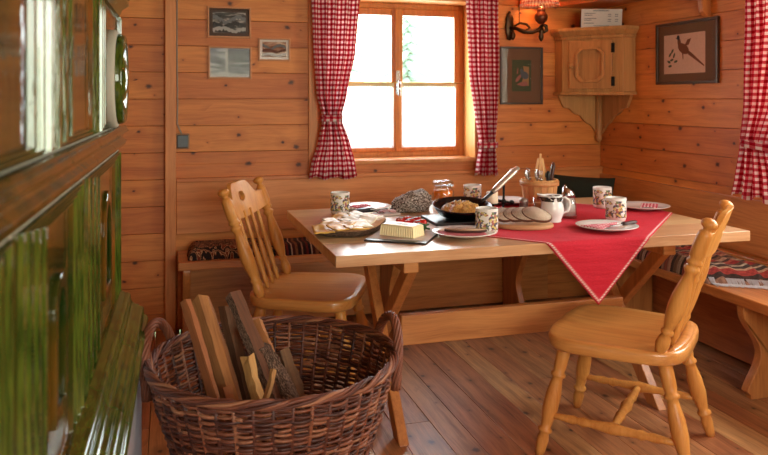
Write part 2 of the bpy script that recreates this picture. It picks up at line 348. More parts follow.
# ------------------------------------------------------------------ room shell
XW, YW, ZC = 2.80, 4.36, 2.16          # right wall, back wall, ceiling
PH = .1525; Z0 = 1.32-9*PH
def plank_rows(mb, fn, u0, u1, z0, z1, holes=(), thick=.02, seams=()):
    """rows of boards between u0 and u1 leaving out holes (ua, ub, za, zb)"""
    edges = sorted({z0, z1, *[Z0+k*PH for k in range(20) if z0 < Z0+k*PH < z1]})
    for i in range(len(edges)-1):
        a, b = edges[i], edges[i+1]
        cuts = sorted({a, b, *[h for H in holes for h in H[2:] if a+.002 < h < b-.002]})
        tint = random.random()
        for p, q in zip(cuts[:-1], cuts[1:]):
            mid = (p+q)/2; segs = [(u0, u1)]
            for (ha, hb, za, zb) in holes:
                if za < mid < zb:
                    segs = [x for s_ in segs for x in ((s_[0], min(s_[1], ha)), (max(s_[0], hb), s_[1])) if x[1]-x[0] > .001]
            lo = p+(.0012 if p == a else 0); hi = q-(.0012 if q == b else 0)
            for s_ in segs: mb.box(*fn(s_[0], s_[1], lo, hi), tint=tint+.0)
mb = MB()
WH = (.935, 1.897, .945, 1.955)
plank_rows(mb, lambda a, b, p, q: ((a, YW, p), (b, YW+.03, q)), -.95, 0.0, 0, ZC)
plank_rows(mb, lambda a, b, p, q: ((a, YW, p), (b, YW+.03, q)), 0.0, XW, 0, ZC, [WH])
for a, b in (((-1.0, YW+.03, 0), (WH[0], YW+.25, ZC)), ((WH[1], YW+.03, 0), (XW+.25, YW+.25, ZC)), ((WH[0], YW+.03, 0), (WH[1], YW+.25, WH[2]-.02)), ((WH[0], YW+.03, WH[3]), (WH[1], YW+.25, ZC))): mb.box(a, b, tint=.31)
struct('wall_back', mb, m_wallx, .0015)
mb = MB(); RH = (1.45, 2.92, .93, 1.97)
plank_rows(mb, lambda a, b, p, q: ((XW, a, p), (XW+.03, b, q)), -1.6, YW, 0, ZC, [RH])
for a, b in (((XW+.03, -1.6, 0), (XW+.25, RH[0], ZC)), ((XW+.03, RH[1], 0), (XW+.25, YW+.03, ZC)), ((XW+.03, RH[0], 0), (XW+.25, RH[1], RH[2]-.02)), ((XW+.03, RH[0], RH[3]), (XW+.25, RH[1], ZC))): mb.box(a, b, tint=.31)
struct('wall_right', mb, m_wally, .0015)
mb = MB(); plank_rows(mb, lambda a, b, p, q: ((-1.0, a, p), (-.95, b, q)), -1.6, YW, 0, ZC); struct('wall_left', mb, m_wally, .0015)
mb = MB(); FH = (.1, 2.1, .95, 2.05); plank_rows(mb, lambda a, b, p, q: ((a, -1.65, p), (b, -1.6, q)), -1.0, XW+.25, 0, ZC, [FH]); struct('wall_front', mb, m_wallx, .0015)
mb = MB(); x = -1.0; i = 0
while x < XW+.25:
    wd = .135+.02*((i*7) % 3-1); 
    y = -1.65; 
    cutp = random.uniform(.5, 3.5)
    mb.box((x+.001, -1.65, -.04), (min(x+wd, XW+.25)-.001, cutp-.001, 0), tint=random.random())
    mb.box((x+.001, cutp+.001, -.04), (min(x+wd, XW+.25)-.001, YW+.03, 0), tint=random.random()); x += wd; i += 1
mb.box((-1.0, -1.65, -.08), (XW+.25, YW+.03, -.04), tint=.2)
struct('floor', mb, m_floor, .0012)
mb = MB(); x = -1.0
while x < XW+.25: mb.box((x, -1.65, ZC), (min(x+.16, XW+.25)-.002, YW+.03, ZC+.03), tint=random.random()); x += .16
struct('ceiling', mb, m_ceil, .002)
# post (trim) on the back wall, vertical trim boards beside the window
mb = MB(); mb.box((-.022, YW-.055, 0), (.038, YW, ZC), tint=.4); struct('trim_1', mb, m_trim, .004)
mb = MB(); mb.box((.80, YW-.02, .868), (.855, YW, ZC), tint=.62); struct('trim_2', mb, m_trim, .003)
# reveals + sill of the back window
mb = MB(); y0, y1 = YW-.012, YW+.25
mb.box((WH[0]-.0, YW, WH[2]-.022), (WH[1], YW+.25, WH[2]), tint=.1); mb.box((WH[0]-.03, YW-.03, WH[2]-.022), (WH[1]+.03, YW, WH[2]), tint=.1)
mb.box((WH[1]-.015, YW, WH[2]), (WH[1], y1, WH[3]), tint=.5); mb.box((WH[0], YW, WH[2]), (WH[0]+.015, y1, WH[3]), tint=.5); mb.box((WH[0]+.015, YW, WH[3]-.015), (WH[1]-.015, y1, WH[3]), tint=.3)
struct('trim_3', mb, m_reveal, .002)
def window(name, org, ux, W_, H_, inward, mh=None):
    """two-casement window; org lower-left corner, ux unit vector along the width, inward unit vector to the room"""
    root = bpy.data.objects.new(name, None); COL.objects.link(root); root['kind'] = 'structure'; root.location = org
    U = Vector(ux); I = Vector(inward); Zv = Vector((0,0,1))
    def bx(mb, a, b, p, q, d0, d1, tint=0.):
        vs = [U*x+Zv*z+I*d for z in (p, q) for x, d in ((a, d0), (b, d0), (b, d1), (a, d1))]
        mb.add(vs, [(0,3,2,1),(4,5,6,7),(0,1,5,4),(1,2,6,5),(2,3,7,6),(3,0,4,7)], tint)
    fr = .035
    mb = MB(); bx(mb, 0, fr, 0, H_, 0, .05, .1); bx(mb, W_-fr, W_, 0, H_, 0, .05, .2); bx(mb, fr, W_-fr, 0, fr, 0, .05, .3); bx(mb, fr, W_-fr, H_-fr, H_, 0, .05, .4)
    obj('window_frame', mb, m_winz, root, .003)
    for side in (0, 1):
        a = fr if side == 0 else W_/2+.002; b = W_/2-.002 if side == 0 else W_-fr; st = .036
        mb = MB(); bx(mb, a, a+st, fr, H_-fr, .012, .062, .5); bx(mb, b-st, b, fr, H_-fr, .012, .062, .6); bx(mb, a+st, b-st, fr, fr+.045, .012, .062, .7); bx(mb, a+st, b-st, H_-fr-.045, H_-fr, .012, .062, .8)
        s_ = obj('sash', mb, m_winz, root, .004)
        mb = MB(); bx(mb, a+st, b-st, fr+.045, H_-fr-.045, .03, .034); obj('pane', mb, m_pane, s_)
    mb = MB(); bx(mb, W_/2-.012, W_/2+.012, fr, H_-fr, .062, .074, .9); obj('cover_strip', mb, m_winz, root, .003)
    zh = H_*.49
    mb = MB(); bx(mb, W_/2-.014, W_/2+.014, zh-.08, zh+.07, .074, .084); mb.turned(U*(W_/2)+Zv*(zh+.0)+I*.08, U*(W_/2)+Zv*zh+I*.115, [(0, .007), (1, .007)], 10)
    mb.tube([U*(W_/2)+Zv*zh+I*.112, U*(W_/2)+Zv*(zh-.05)+I*.112, U*(W_/2)+Zv*(zh-.09)+I*.108], .010, 8); obj('window_handle', mb, m_steel, root)
    return root
window('window_1', (WH[0]+.015, 4.60, WH[2]), (1,0,0), WH[1]-WH[0]-.03, WH[3]-WH[2]-.015, (0,-1,0))
window('window_2', (XW+.22, RH[1]-.015, RH[2]), (0,-1,0), RH[1]-RH[0]-.03, RH[3]-RH[2]-.015, (-1,0,0))
window('window_fill', (2.1, -1.64, .95), (-1,0,0), 2.0, 1.10, (0,1,0))  # unseen front window, put in to carry the fill light
mb = MB(); mb.box((XW-.03, RH[0]-.03, RH[2]-.022), (XW, RH[1]+.03, RH[2]), tint=.1); mb.box((XW, RH[0], RH[2]-.022), (XW+.25, RH[1], RH[2]), tint=.1)
mb.box((XW, RH[0], RH[2]), (XW+.25, RH[0]+.015, RH[3]), tint=.5); mb.box((XW, RH[1]-.015, RH[2]), (XW+.25, RH[1], RH[3]), tint=.5); mb.box((XW, RH[0]+.015, RH[3]-.015), (XW+.25, RH[1]-.015, RH[3]), tint=.5)
struct('trim_4', mb, m_reveal, .002)

# wall panelling behind the benches (a board against each wall)
mb = MB(); mb.box((.04, YW-.025, .55), (XW, YW, .845), tint=.77); mb.box((.04, YW-.03, .845), (XW, YW, .868), tint=.2); struct('trim_5', mb, m_trimx, .003)
mb = MB(); mb.box((XW-.025, 1.2, .55), (XW, YW-.03, .82), tint=.77); struct('trim_6', mb, m_benchy, .003)
mb = MB(); mb.box((XW-.055, 1.2, .455), (XW, YW-.03, .535), tint=.27); struct('trim_7', mb, m_benchy, .004)

# ------------------------------------------------------------------ benches
def bench_panel(mb, pos, axis, outx, wallx, z1=.42, th=.04, tint=.3):
    """curved bench support; profile depth measured from the wall"""
    D_ = abs(wallx-outx); pts = []
    for k in range(25):
        z = z1*k/24; t = k/24
        dd = D_*(.80+.13*cos(2*pi*(t-.02)*1.1)+.07*t) if t > .06 else D_*.86
        pts.append((dd, z))
    loop = [(0.02, 0)]+pts+[(0.02, z1)]
    sgn = 1 if outx < wallx else -1
    def fn(u, v, w):
        a = wallx-sgn*u; b = pos+(w-.5)*th
        return (a, b, v) if axis == 'x' else (b, a, v)
    mb.prism([loop], fn, tint)
t = thing('wall_bench', 'long pine bench along the back wall under the window', 'bench', (.03, 4.18, 0))
mb = MB(); L = Vector((-.03, -4.18, 0))
def off(mb, v):
    mb.v = [tuple(Vector(p)+Vector(v)) for p in mb.v]; return mb
mb.box((.045, 4.00, .415), (XW-.43, YW-.03, .46), tint=.15); obj('seat', off(mb, L), m_bench, t, .006)
mb = MB(); mb.box((.045, 4.30, 0.02), (XW-.43, YW-.032, .415), tint=.5); obj('back_board', off(mb, L), m_bench, t, .002)
for x in (.09, 1.25, 2.06): mb = MB(); bench_panel(mb, x, 'y', 4.015, 4.30); o = obj('support', off(mb, L), m_tleg, t, .004)
t = thing('wall_bench', 'pine bench along the right wall with a curved support board', 'bench', (2.6, 2.7, 0)); L = Vector((-2.6, -2.7, 0))
mb = MB(); mb.box((2.39, 1.2, .415), (XW-.057, YW-.035, .46), tint=.65); obj('seat', off(mb, L), m_benchy, t, .006)
mb = MB(); mb.box((2.73, 1.2, 0.02), (XW-.03, YW-.035, .415), tint=.6); obj('back_board', off(mb, L), m_benchy, t, .002)
for y in (1.5, 2.66, 3.7): mb = MB(); bench_panel(mb, y, 'x', 2.405, 2.73); obj('support', off(mb, L), m_tleg, t, .004)

# ------------------------------------------------------------------ table
TX0, TX1, TY0, TY1, TZ = .57, 2.37, 2.56, 3.69, .76
t = thing('dining_table', 'long pine trestle table with crossed legs and a red cloth', 'table', (1.47, 3.12, 0)); L = Vector((-1.47, -3.12, 0))
mb = MB(); nb = 5
for k in range(nb):
    a = TY0+(TY1-TY0)*k/nb; b = TY0+(TY1-TY0)*(k+1)/nb; mb.box((TX0, a+.0003, TZ-.042), (TX1, b-.0003, TZ), tint=.1+k*.171)
obj('table_top', off(mb, L), m_ttop, t, .0015)
for X in (.88, 2.03):
    mb = MB(); mb.box((X-.03, TY0+.08, TZ-.10), (X+.03, TY1-.08, TZ-.042), tint=.3); obj('batten', off(mb, L), m_tstr, t, .005)
    for (ya, yb, dx) in ((2.72, 3.27, -.021), (2.74, 3.42, .021)):
        if dx > 0: a = Vector((X+dx, yb+.0, 0)); b = Vector((X+dx, ya-.02, TZ-.10))
        else: a = Vector((X+dx, ya-.02, 0)); b = Vector((X+dx, yb-.03, TZ-.10))
        mb = MB(); hw = .042; ht = .02
        vs = [p+Vector((sx_*ht, sy_*hw, 0)) for p in (a, b) for sx_, sy_ in ((-1,-1),(1,-1),(1,1),(-1,1))]
        mb.add(vs, [(0,3,2,1),(4,5,6,7),(0,1,5,4),(1,2,6,5),(2,3,7,6),(3,0,4,7)], .3+dx)
        obj('leg', off(mb, L), m_tleg, t, .004)
mb = MB(); mb.box((.925, 2.905, .295), (1.985, 2.945, .420), tint=.8); obj('stretcher', off(mb, L), m_tstr, t, .005)

# ------------------------------------------------------------------ chairs
POST = [(0,.012),(.03,.016),(.07,.020),(.11,.018),(.14,.013),(.155,.018),(.17,.018),(.185,.013),(.21,.016),(.28,.0225),(.36,.0255),(.44,.024),(.53,.018),(.60,.0135),(.62,.019),(.64,.022),(.655,.019),(.665,.014),(.68,.021),(.695,.022),(.71,.017),(.73,.0205),(.80,.021),(.88,.0195),(.905,.017),(.915,.012),(.93,.011),(.945,.019),(.96,.022),(.978,.021),(.993,.014),(1,.004)]
SPIN = [(0,.007),(.08,.009),(.12,.012),(.16,.008),(.3,.0115),(.42,.012),(.55,.009),(.66,.007),(.7,.010),(.73,.007),(.85,.008),(1,.007)]
LEG = [(0,.013),(.05,.016),(.14,.019),(.2,.015),(.215,.022),(.235,.022),(.25,.015),(.30,.018),(.42,.0245),(.55,.024),(.66,.018),(.70,.016),(.715,.023),(.735,.023),(.75,.017),(.80,.020),(.92,.021),(1,.019)]
STR = [(0,.009),(.12,.010),(.2,.013),(.24,.010),(.28,.015),(.32,.011),(.42,.014),(.5,.018),(.58,.014),(.68,.011),(.72,.015),(.76,.010),(.8,.013),(.88,.010),(1,.009)]
def make_chair(label):
    """local frame: +X is the way the sitter faces"""
    t = thing('dining_chair', label, 'chair')
    SH = .45
    def outline(sc, z, n=56):
        r = []
        for k in range(n):
            a = 2*pi*k/n; c_, s_ = cos(a), sin(a); e = 2/4.2
            x = .25*math.copysign(abs(c_)**e, c_); y = math.copysign(abs(s_)**e, s_)*(.268+.018*(x/.26))
            r.append(Vector((x*sc, y*sc, z)))
        return r
    rs = [outline(.90, SH-.052), outline(.97, SH-.048), outline(.995, SH-.038), outline(1., SH-.014), outline(.99, SH-.004), outline(.965, SH), outline(.86, SH-.004), outline(.7, SH-.008), outline(.4, SH-.010), outline(.1, SH-.010)]
    mb = MB(); mb.rings(rs, tint=.3); obj('seat', mb, m_seat, t)
    # raised rim at the back of the seat
    mb = MB(); 
    mb.tube([(-.198-.022*(1-(y/.21)**2), y, SH-.002) for y in [k*.21/8 for k in range(-8, 9)]], [.006+.016*(1-(k/8)**2)**.5 if abs(k) < 8 else .006 for k in range(-8, 9)], 8, flat=.45); obj('back_rail', mb, m_seat, t)
    for s in (-1, 1):
        mb = MB(); mb.turned((-.165, s*.222, SH-.006), (-.335, s*.255, .925), [(a, b*1.22) for a, b in POST], 16, tint=.2+.1*s); obj('post', mb, m_chair, t)
    def back(zz): return -.165-.17*(zz-SH)/.475
    for s in (-1.5, -.5, .5, 1.5):
        mb = MB(); mb.turned((-.190, s*.086, SH-.006), (back(.80)-.016, s*.092, .80), [(a, b*1.15) for a, b in SPIN], 10, tint=.5+.05*s); obj('spindle', mb, m_chair, t)
    # crest rail with a hand hole
    outer = [(-.192, .79), (-.10, .775), (0, .768), (.10, .775), (.192, .79), (.192, .855), (.155, .865), (.13, .895), (.105, .918), (.07, .930), (-.07, .930), (-.105, .918), (-.13, .895), (-.155, .865), (-.192, .855)]
    outer = [(a*1.20, b) for a, b in outer]
    hole = [(.04*cos(a)*1.0 if abs(cos(a)) < .8 else .042*cos(a), .865+.018*sin(a)) for a in [2*pi*k/14 for k in range(14)]]
    def fn(u, v, w): return (back(v)-.030*(1-(u/.23)**2)+.012-(1-w)*.022, u, v)
    # refine the outline so that the board can curve
    def refine(l):
        o = []
        for p, q in zip(l, l[1:]+l[:1]):
            for k in range(4): o.append((p[0]+(q[0]-p[0])*k/4, p[1]+(q[1]-p[1])*k/4))
        return o
    def ztop(u):
        a = abs(u); return .930 if a < .075 else (.930-.012*((a-.075)/.04)**2 if a < .115 else max(.866, .918-(a-.115)*1.05))
    def zbot(u): return .768+.020*(abs(u)/.23)**2
    def hz(u): return .021*max(0., 1-(abs(u)/.040)**3.2)**.5
    xs = sorted({round(-.236+.472*k/48, 5) for k in range(49)} | {-.040, .040}); vs = []; fs = []
    for u in xs:
        h = hz(u)
        for v in (zbot(u), .862-h, .862+h, ztop(u)):
            vs.append(fn(u, v, 0)); vs.append(fn(u, v, 1))
    for i in range(len(xs)-1):
        a, b = i*8, (i+1)*8; inh = abs((xs[i]+xs[i+1])/2) < .040
        for w_ in (0, 1):
            for r0 in (0, 2, 4):
                if r0 == 2 and inh: continue
                if r0 == 2 and not inh: continue
                fs.append((a+r0+w_, b+r0+w_, b+r0+2+w_, a+r0+2+w_))
        fs += [(a, b, b+1, a+1), (a+6, b+6, b+7, a+7)]
        if inh: fs += [(a+2, b+2, b+3, a+3), (a+4, b+4, b+5, a+5)]
    n8 = (len(xs)-1)*8
    for q in (0, n8): fs += [(q, q+1, q+3, q+2), (q+4, q+5, q+7, q+6)]
    mb = MB(); mb.add(vs, fs, .4, 0, True); o = obj('crest_rail', mb, m_chair, t)
    import bmesh
    bm = bmesh.new(); bm.from_mesh(o.data); bmesh.ops.remove_doubles(bm, verts=bm.verts, dist=1e-5); bmesh.ops.recalc_face_normals(bm, faces=bm.faces); bm.to_mesh(o.data); bm.free()
    md = o.modifiers.new('bevel', 'BEVEL'); md.width = .003; md.segments = 2; md.limit_method = 'ANGLE'; md.angle_limit = radians(50); md = o.modifiers.new('wn', 'WEIGHTED_NORMAL')
    fl = {}
    for sx_ in (-1, 1):
        for sy_ in (-1, 1):
            top = Vector((sx_*.175, sy_*.18, SH-.046)); bot = Vector((sx_*.255-(.02 if sx_ < 0 else 0), sy_*.245, 0)); fl[sx_, sy_] = (bot, top)
            mb = MB(); mb.turned(bot, top, [(a, b*1.2) for a, b in LEG], 14, tint=.1+.2*sx_+.05*sy_); obj('leg', mb, m_chair, t)
    mids = []
    for sy_ in (-1, 1):
        P = [fl[sx_, sy_][0].lerp(fl[sx_, sy_][1], .36) for sx_ in (-1, 1)]; mids.append(P[0].lerp(P[1], .5))
        mb = MB(); mb.turned(P[0], P[1], [(a, b*1.25) for a, b in STR], 12, tint=.7); obj('stretcher', mb, m_chair, t)
    mb = MB(); mb.turned(mids[0], mids[1], [(a, b*1.25) for a, b in STR], 12, tint=.75); obj('stretcher', mb, m_chair, t)
    return t
ch = make_chair('turned pine chair at the left end of the table, behind the wicker basket')
ch['group'] = 'turned pine chairs'
ch.location = (.632, 3.393, 0); ch.rotation_euler = (0, 0, radians(-24))
copy_tree(ch, (1.673, 2.441, 0), radians(133), 'turned pine chair in the right foreground, its back to the right bench')

# ------------------------------------------------------------------ tiled stove
t = thing('tiled_stove', 'green and brown glazed tile stove filling the left edge', 'stove', (-.45, 1.2, 0), radians(-.93))
FX, EX = .276, .3655; YE, YN = 1.277, -1.35
mb = MB(); mb.box((-.42, YN, 0), (EX-.020, YE+.0, .60)); obj('plinth', mb, m_wall_plaster, t, .006)
mb = MB(); mb.box((-.42, YN+.02, .60), (FX+.001, YE-.02, 1.60)); mb.box((-.42, YN+.02, 1.60), (FX-.03, YE-.02, 1.80)); obj('core', mb, m_grout, t)
def relief_tile(y0, y1, z0, z1, steps, x=FX, panel=None):
    mb = MB(); rs = []
    for (iy, iz, h) in steps: rs.append([(x+h, y0+iy, z0+iz), (x+h, y1-iy, z0+iz), (x+h, y1-iy, z1-iz), (x+h, y0+iy, z1-iz)])
    vs = [p for r in rs for p in r]; fs = []
    for i in range(len(rs)-1):
        for k in range(4): fs.append((i*4+k, i*4+(k+1) % 4, (i+1)*4+(k+1) % 4, (i+1)*4+k))
    fs.append(tuple(range(len(vs)-4, len(vs)))); fs.append((3, 2, 1, 0))
    mb.add(vs, fs, random.random())
    nf = len(mb.f)
    for q in range(nf): mb.m[q] = 1 if 8 <= q < nf-14 else 0
    return mb
def flutes(bw, zb, n):
    st = [(0, 0, -.004), (.001, .001, .003), (.006, .006, .006)]
    for k in range(n):
        a = bw*(k+.2)/n; 
        st += [(a, zb*(k+.2)/n, .003), (a+bw*.2/n, zb*(k+.4)/n, .010), (a+bw*.42/n, zb*(k+.62)/n, .011), (a+bw*.6/n, zb*(k+.8)/n, .004)]
    st += [(bw*1.02, zb*1.02, .005), (bw*1.1, zb*1.1, .004)]
    return st
cols = [(.378, 1.277, .29), (-.246, .366, .2), (-.86, -.258, .2), (-1.33, -.872, .15)]
for (a, b, bw) in cols:
    mb = relief_tile(a, b, .72, 1.16, flutes(bw, .024, 4)); 
    ti = obj('stove_tile', mb, [m_glaze, m_glaze_hl], t, .004, seg=2)
    # raised arch in the panel
    cy = (a+b)/2; hw = max(.03, (b-a)/2-bw*1.25); out = [(cy-hw, .82), (cy+hw, .82), (cy+hw, .98)]+[(cy+hw*cos(q), .98+hw*1.2*sin(q)) for q in [pi*k/10 for k in range(1, 10)]]+[(cy-hw, .98)]
    inn = [(cy+(p-cy)*.72, .92+(q-.92)*.8) for p, q in out]
    mb = MB(); mb.prism([out, inn], lambda u, v, w: (FX+.002+.010*w, u, v)); obj('arch_relief', mb, m_glaze, ti, .004)
cu = [(.659, 1.277, .12), (.02, .645, .2), (-.62, .010, .2), (-1.33, -.626, .14)]
for i, (a, b, bw) in enumerate(cu): ti = obj('stove_tile', relief_tile(a, b, 1.24, 1.575, flutes(bw, .02, 3)), [m_glaze, m_glaze_hl], t, .004)
# round medallion tile protruding
def disc(mb, cy, cz, prof, n=40):
    rs = [[Vector((FX+h, cy+r*cos(2*pi*k/n), cz+r*sin(2*pi*k/n))) for k in range(n)] for r, h in prof]; mb.rings(rs)
mb = MB(); disc(mb, .95, 1.375, [(.135, -.02), (.135, .018), (.13, .024), (.12, .026)]); obj('medallion_ring', mb, m_grout, t)
mb = MB(); disc(mb, .95, 1.375, [(.122, -.01), (.124, .034), (.118, .044), (.10, .040), (.085, .030), (.07, .032), (.055, .042), (.03, .05), (.006, .052)]); obj('medallion', mb, m_glazeg, t)
for cy in ():
    mb = MB(); disc(mb, cy, 1.40, [(.115, -.01), (.115, .012), (.10, .022), (.085, .012), (.06, .006), (.03, .012), (.005, .014)]); obj('medallion', mb, m_glazeg, t)
# mid band, base moulding, cornice: extruded profiles cut in tile lengths
def extr(mb, prof, y0, y1, tint=0.):
    rs = [[Vector((p[0], y, p[1])) for p in prof] for y in (y0, y1)]
    m = len(prof); vs = rs[0]+rs[1]; fs = [(k, (k+1) % m, m+(k+1) % m, m+k) for k in range(m)]
    mb.add(vs, fs, tint, 0, True); mb.add(rs[0], [tuple(range(m))[::-1]]); mb.add(rs[1], [tuple(range(m))])
band = [(FX-.03, 1.163), (FX+.004, 1.163), (FX+.02, 1.178), (FX+.024, 1.19), (FX+.012, 1.2), (FX+.016, 1.21), (FX+.03, 1.22), (FX+.02, 1.238), (FX-.03, 1.238)]
def roll(cx, cz, r, a0, a1, n_=7): return [(cx+r*cos(radians(a0+(a1-a0)*k/n_)), cz+r*sin(radians(a0+(a1-a0)*k/n_))) for k in range(n_+1)]
base = [(FX-.03, .60), (EX-.012, .600)]+roll(EX-.014, .618, .014, -70, 80)+roll(EX-.026, .648, .013, -80, 100)[2:]+roll(EX-.030, .688, .022, -90, -175)+roll(EX-.066, .693, .013, 0, 100)+[(FX+.006, .716), (FX-.03, .716)]
base_old = [(FX-.03, .60), (EX-.004, .60), (EX+.0, .612), (EX-.001, .628), (EX-.010, .638), (EX-.020, .640), (EX-.026, .648), (EX-.031, .664), (EX-.040, .674), (EX-.050, .676), (EX-.056, .684), (FX+.006, .70), (FX+.004, .716), (FX-.03, .716)]
corn = [(FX-.03, 1.58), (FX+.002, 1.58), (FX+.01, 1.60), (FX+.03, 1.615), (FX+.03, 1.63), (FX+.05, 1.655), (FX+.075, 1.67), (FX+.075, 1.70), (FX+.06, 1.715), (FX+.085, 1.74), (FX+.09, 1.77), (FX-.03, 1.79)]
cuts = [1.277, .87, .46, .05, -.36, -.77, -1.30]
for b, a in zip(cuts[:-1], cuts[1:]):
    for nm, pr, m_ in (('band_tile', band, m_glaze), ('base_moulding', base, m_glazeg), ('cornice_tile', corn, m_glazeg)):
        mb = MB(); extr(mb, pr, a+.002, b-.002); obj(nm, mb, m_, t, .003)
# end face of the stove
mb = MB(); 
for z0, z1 in ((.72, 1.165), (1.17, 1.232), (1.235, 1.575)): mb.box((-.42, YE-.02, z0), (FX, YE+.0, z1))
obj('end_tiles', mb, m_glaze, t, .004)

# ------------------------------------------------------------------ basket
BC = Vector((.302, 2.205, 0)); HR = .550
t = thing('wicker_basket', 'large round brown wicker basket with two handles full of firewood', 'basket', BC)
def brad(z):
    ks = [(0, .225), (.12, .250), (.25, .272), (.40, .318), (.50, .346), (.57, .360)]
    for (a, ra), (b, rb) in zip(ks[:-1], ks[1:]):
        if z <= b: return ra+(rb-ra)*(z-a)/(b-a)
    return ks[-1][1]
NS = 44
mb = MB()
for k in range(NS):
    a = 2*pi*k/NS; mb.tube([(brad(z)*cos(a), brad(z)*sin(a), z) for z in [HR*j/8 for j in range(9)]], .006, 6, tint=random.random())
obj('stakes', mb, m_wick, t)
mb = MB(); rows = 78
for r in range(rows):
    z = .008+r*(HR-.016)/(rows-1); pts = []; n_ = NS*4; ph = r % 2; wig = random.uniform(-.002, .002)
    seg = []
    for k in range(n_):
        a = 2*pi*k/n_; s_ = sin(a*NS/2+pi*ph+.0)
        rr = brad(z)+.0068*s_+.006*noise.noise(Vector((a*3, r*1.7, 0)))
        zz = z+wig+.007*noise.noise(Vector((cos(a)*4, sin(a)*4, r*.9)))
        pts.append((rr*cos(a), rr*sin(a), max(.006, zz)))
    # two or three lengths of willow per row, each with its own colour
    st = random.randrange(n_); pts = pts[st:]+pts[:st]; c1 = n_//3+random.randrange(-14, 14); c2 = 2*n_//3+random.randrange(-14, 14)
    for a, b in ((0, c1), (c1, c2), (c2, n_)):
        P = pts[a:b+1] if b < n_ else pts[a:]+[pts[0]]
        mb.tube(P, .0042+random.uniform(-.0008, .001), 5, tint=random.random())
obj('weave', mb, m_wick, t)
mb = MB()
for q in range(7):   # rim braid
    pts = []
    for k in range(200):
        a = 2*pi*k/200; b = a*9+q*2*pi/7+.5*noise.noise(Vector((a, q, 0)))
        pts.append(((.360+.009*cos(b))*cos(a), (.360+.009*cos(b))*sin(a), HR+.002+.009*sin(b)+.006*noise.noise(Vector((a*5, q, 3)))))
    mb.tube(pts, .0052, 6, tint=.13+q*.117, loop=True)
obj('rim', mb, m_wick, t)
mb = MB()
for q in range(2):
    pts = []
    for k in range(120):
        a = 2*pi*k/120; b = a*16+q*pi; pts.append(((.242+.008*cos(b))*cos(a), (.242+.008*cos(b))*sin(a), .016+.008*sin(b)))
    mb.tube(pts, .008, 6, tint=.13+q*.31, loop=True)
obj('foot_braid', mb, m_wick, t)
mb = MB(); mb.lathe((0, 0, .012), [(.005, 0), (.232, 0), (.232, .012), (.005, .012)], 32, tint=.3); obj('bottom', mb, m_wick, t)
for ha in (radians(2), radians(158)):
    mb = MB()
    rad = Vector((cos(ha), sin(ha), 0)); tan = Vector((-sin(ha), cos(ha), 0))
    for q in range(7):
        pts = []
        for k in range(61):
            u = k/60; a = pi*u; b = u*2*pi*2.2+q*2*pi/7
            ctr = rad*(.345+.028*sin(a))+tan*(-.115*cos(a))+Vector((0, 0, HR-.10+.0+(.185)*sin(a)**.8))
            nrm = (tan*(-cos(a))+Vector((0,0,1))*sin(a)).normalized()
            pts.append(ctr+nrm*(.010*cos(b))+rad*(.010*sin(b)))
        mb.tube(pts, .0056, 6, tint=.13*q+.07)
    obj('handle', mb, m_wick, t)

# ------------------------------------------------------------------ firewood in the basket
def log(top, bot, sec, mats, label, jag=.006, tint=0., barkside=None, name='firewood_log', twist=.0, seed=0, cat='firewood'):
    """sec: cross-section polygon; faces on side barkside use the second material"""
    rnd = random.Random(seed); sec = [(p[0]*(.62 if seed in (1, 11) else .8), p[1]*(.62 if seed in (1, 11) else .8)) for p in sec]; top = Vector(top); bot = Vector(bot); L_ = (top-bot).length; n_ = 9; m = len(sec)
    mb = MB(); rs = []
    for i in range(n_+1):
        f = i/n_; bend = .004*sin(f*5+seed)
        rs.append([Vector((p[0]*(1+.08*sin(f*7+seed+k))+bend+rnd.uniform(-jag, jag)*.35, p[1]*(1+.08*cos(f*6+seed+k*2))+rnd.uniform(-jag, jag)*.35, f*L_+(rnd.uniform(-jag, jag)*1.6 if i in (0, n_) else 0))) for k, p in enumerate(sec)])
    vs = [p for r in rs for p in r]; 
    for i in range(n_):
        for k in range(m):
            k2 = (k+1) % m
            mb.add([rs[i][k], rs[i][k2], rs[i+1][k2], rs[i+1][k]], [(0,1,2,3)], tint, 1 if barkside is not None and k in barkside else 0)
    mb.add(rs[0], [tuple(range(m))[::-1]], tint); mb.add(rs[-1], [tuple(range(m))], tint+.11)
    o = obj(name, mb, mats, fix=False)
    import bmesh
    bm = bmesh.new(); bm.from_mesh(o.data); bmesh.ops.remove_doubles(bm, verts=bm.verts, dist=1e-5); bmesh.ops.recalc_face_normals(bm, faces=bm.faces); bm.to_mesh(o.data); bm.free()
    o.location = bot; o.rotation_mode = 'QUATERNION'; q = (top-bot).to_track_quat('Z', 'Y'); o.rotation_quaternion = q @ Matrix.Rotation(twist, 3, 'Z').to_quaternion()
    tag(o, label, cat, 'split firewood in the basket'); return o
THcam = radians(16.3); FWD = Vector((sin(THcam), cos(THcam), 0)); RGT = Vector((cos(THcam), -sin(THcam), 0))
def at(px, py, d):   # point at depth d seen at a pixel
    return FWD*d+RGT*((px-384)/735*d)+Vector((0, 0, 1.32-(py-99)*d/735))
F2 = [m_fire, m_bark]; FD = [m_firedark, m_bark]
log(at(185,301,2.22), at(222,420,2.08), [(-.016,-.02),(.014,-.022),(.02,.02),(-.012,.024)], F2, 'thin pale split log leaning furthest left in the basket', seed=1, tint=.12, twist=.5)
log(at(201,297,2.30), at(240,425,2.14), [(-.032,-.024),(.026,-.034),(.034,.016),(.006,.034),(-.03,.02)], F2, 'thick pale split log standing tallest left of centre in the basket', seed=2, tint=.55, twist=.4)
log(at(226,307,2.38), at(250,412,2.22), [(-.02,-.02),(.02,-.022),(.022,.02),(-.018,.024)], FD, 'brown weathered log behind the tall pale one', seed=3, tint=.3, twist=.3)
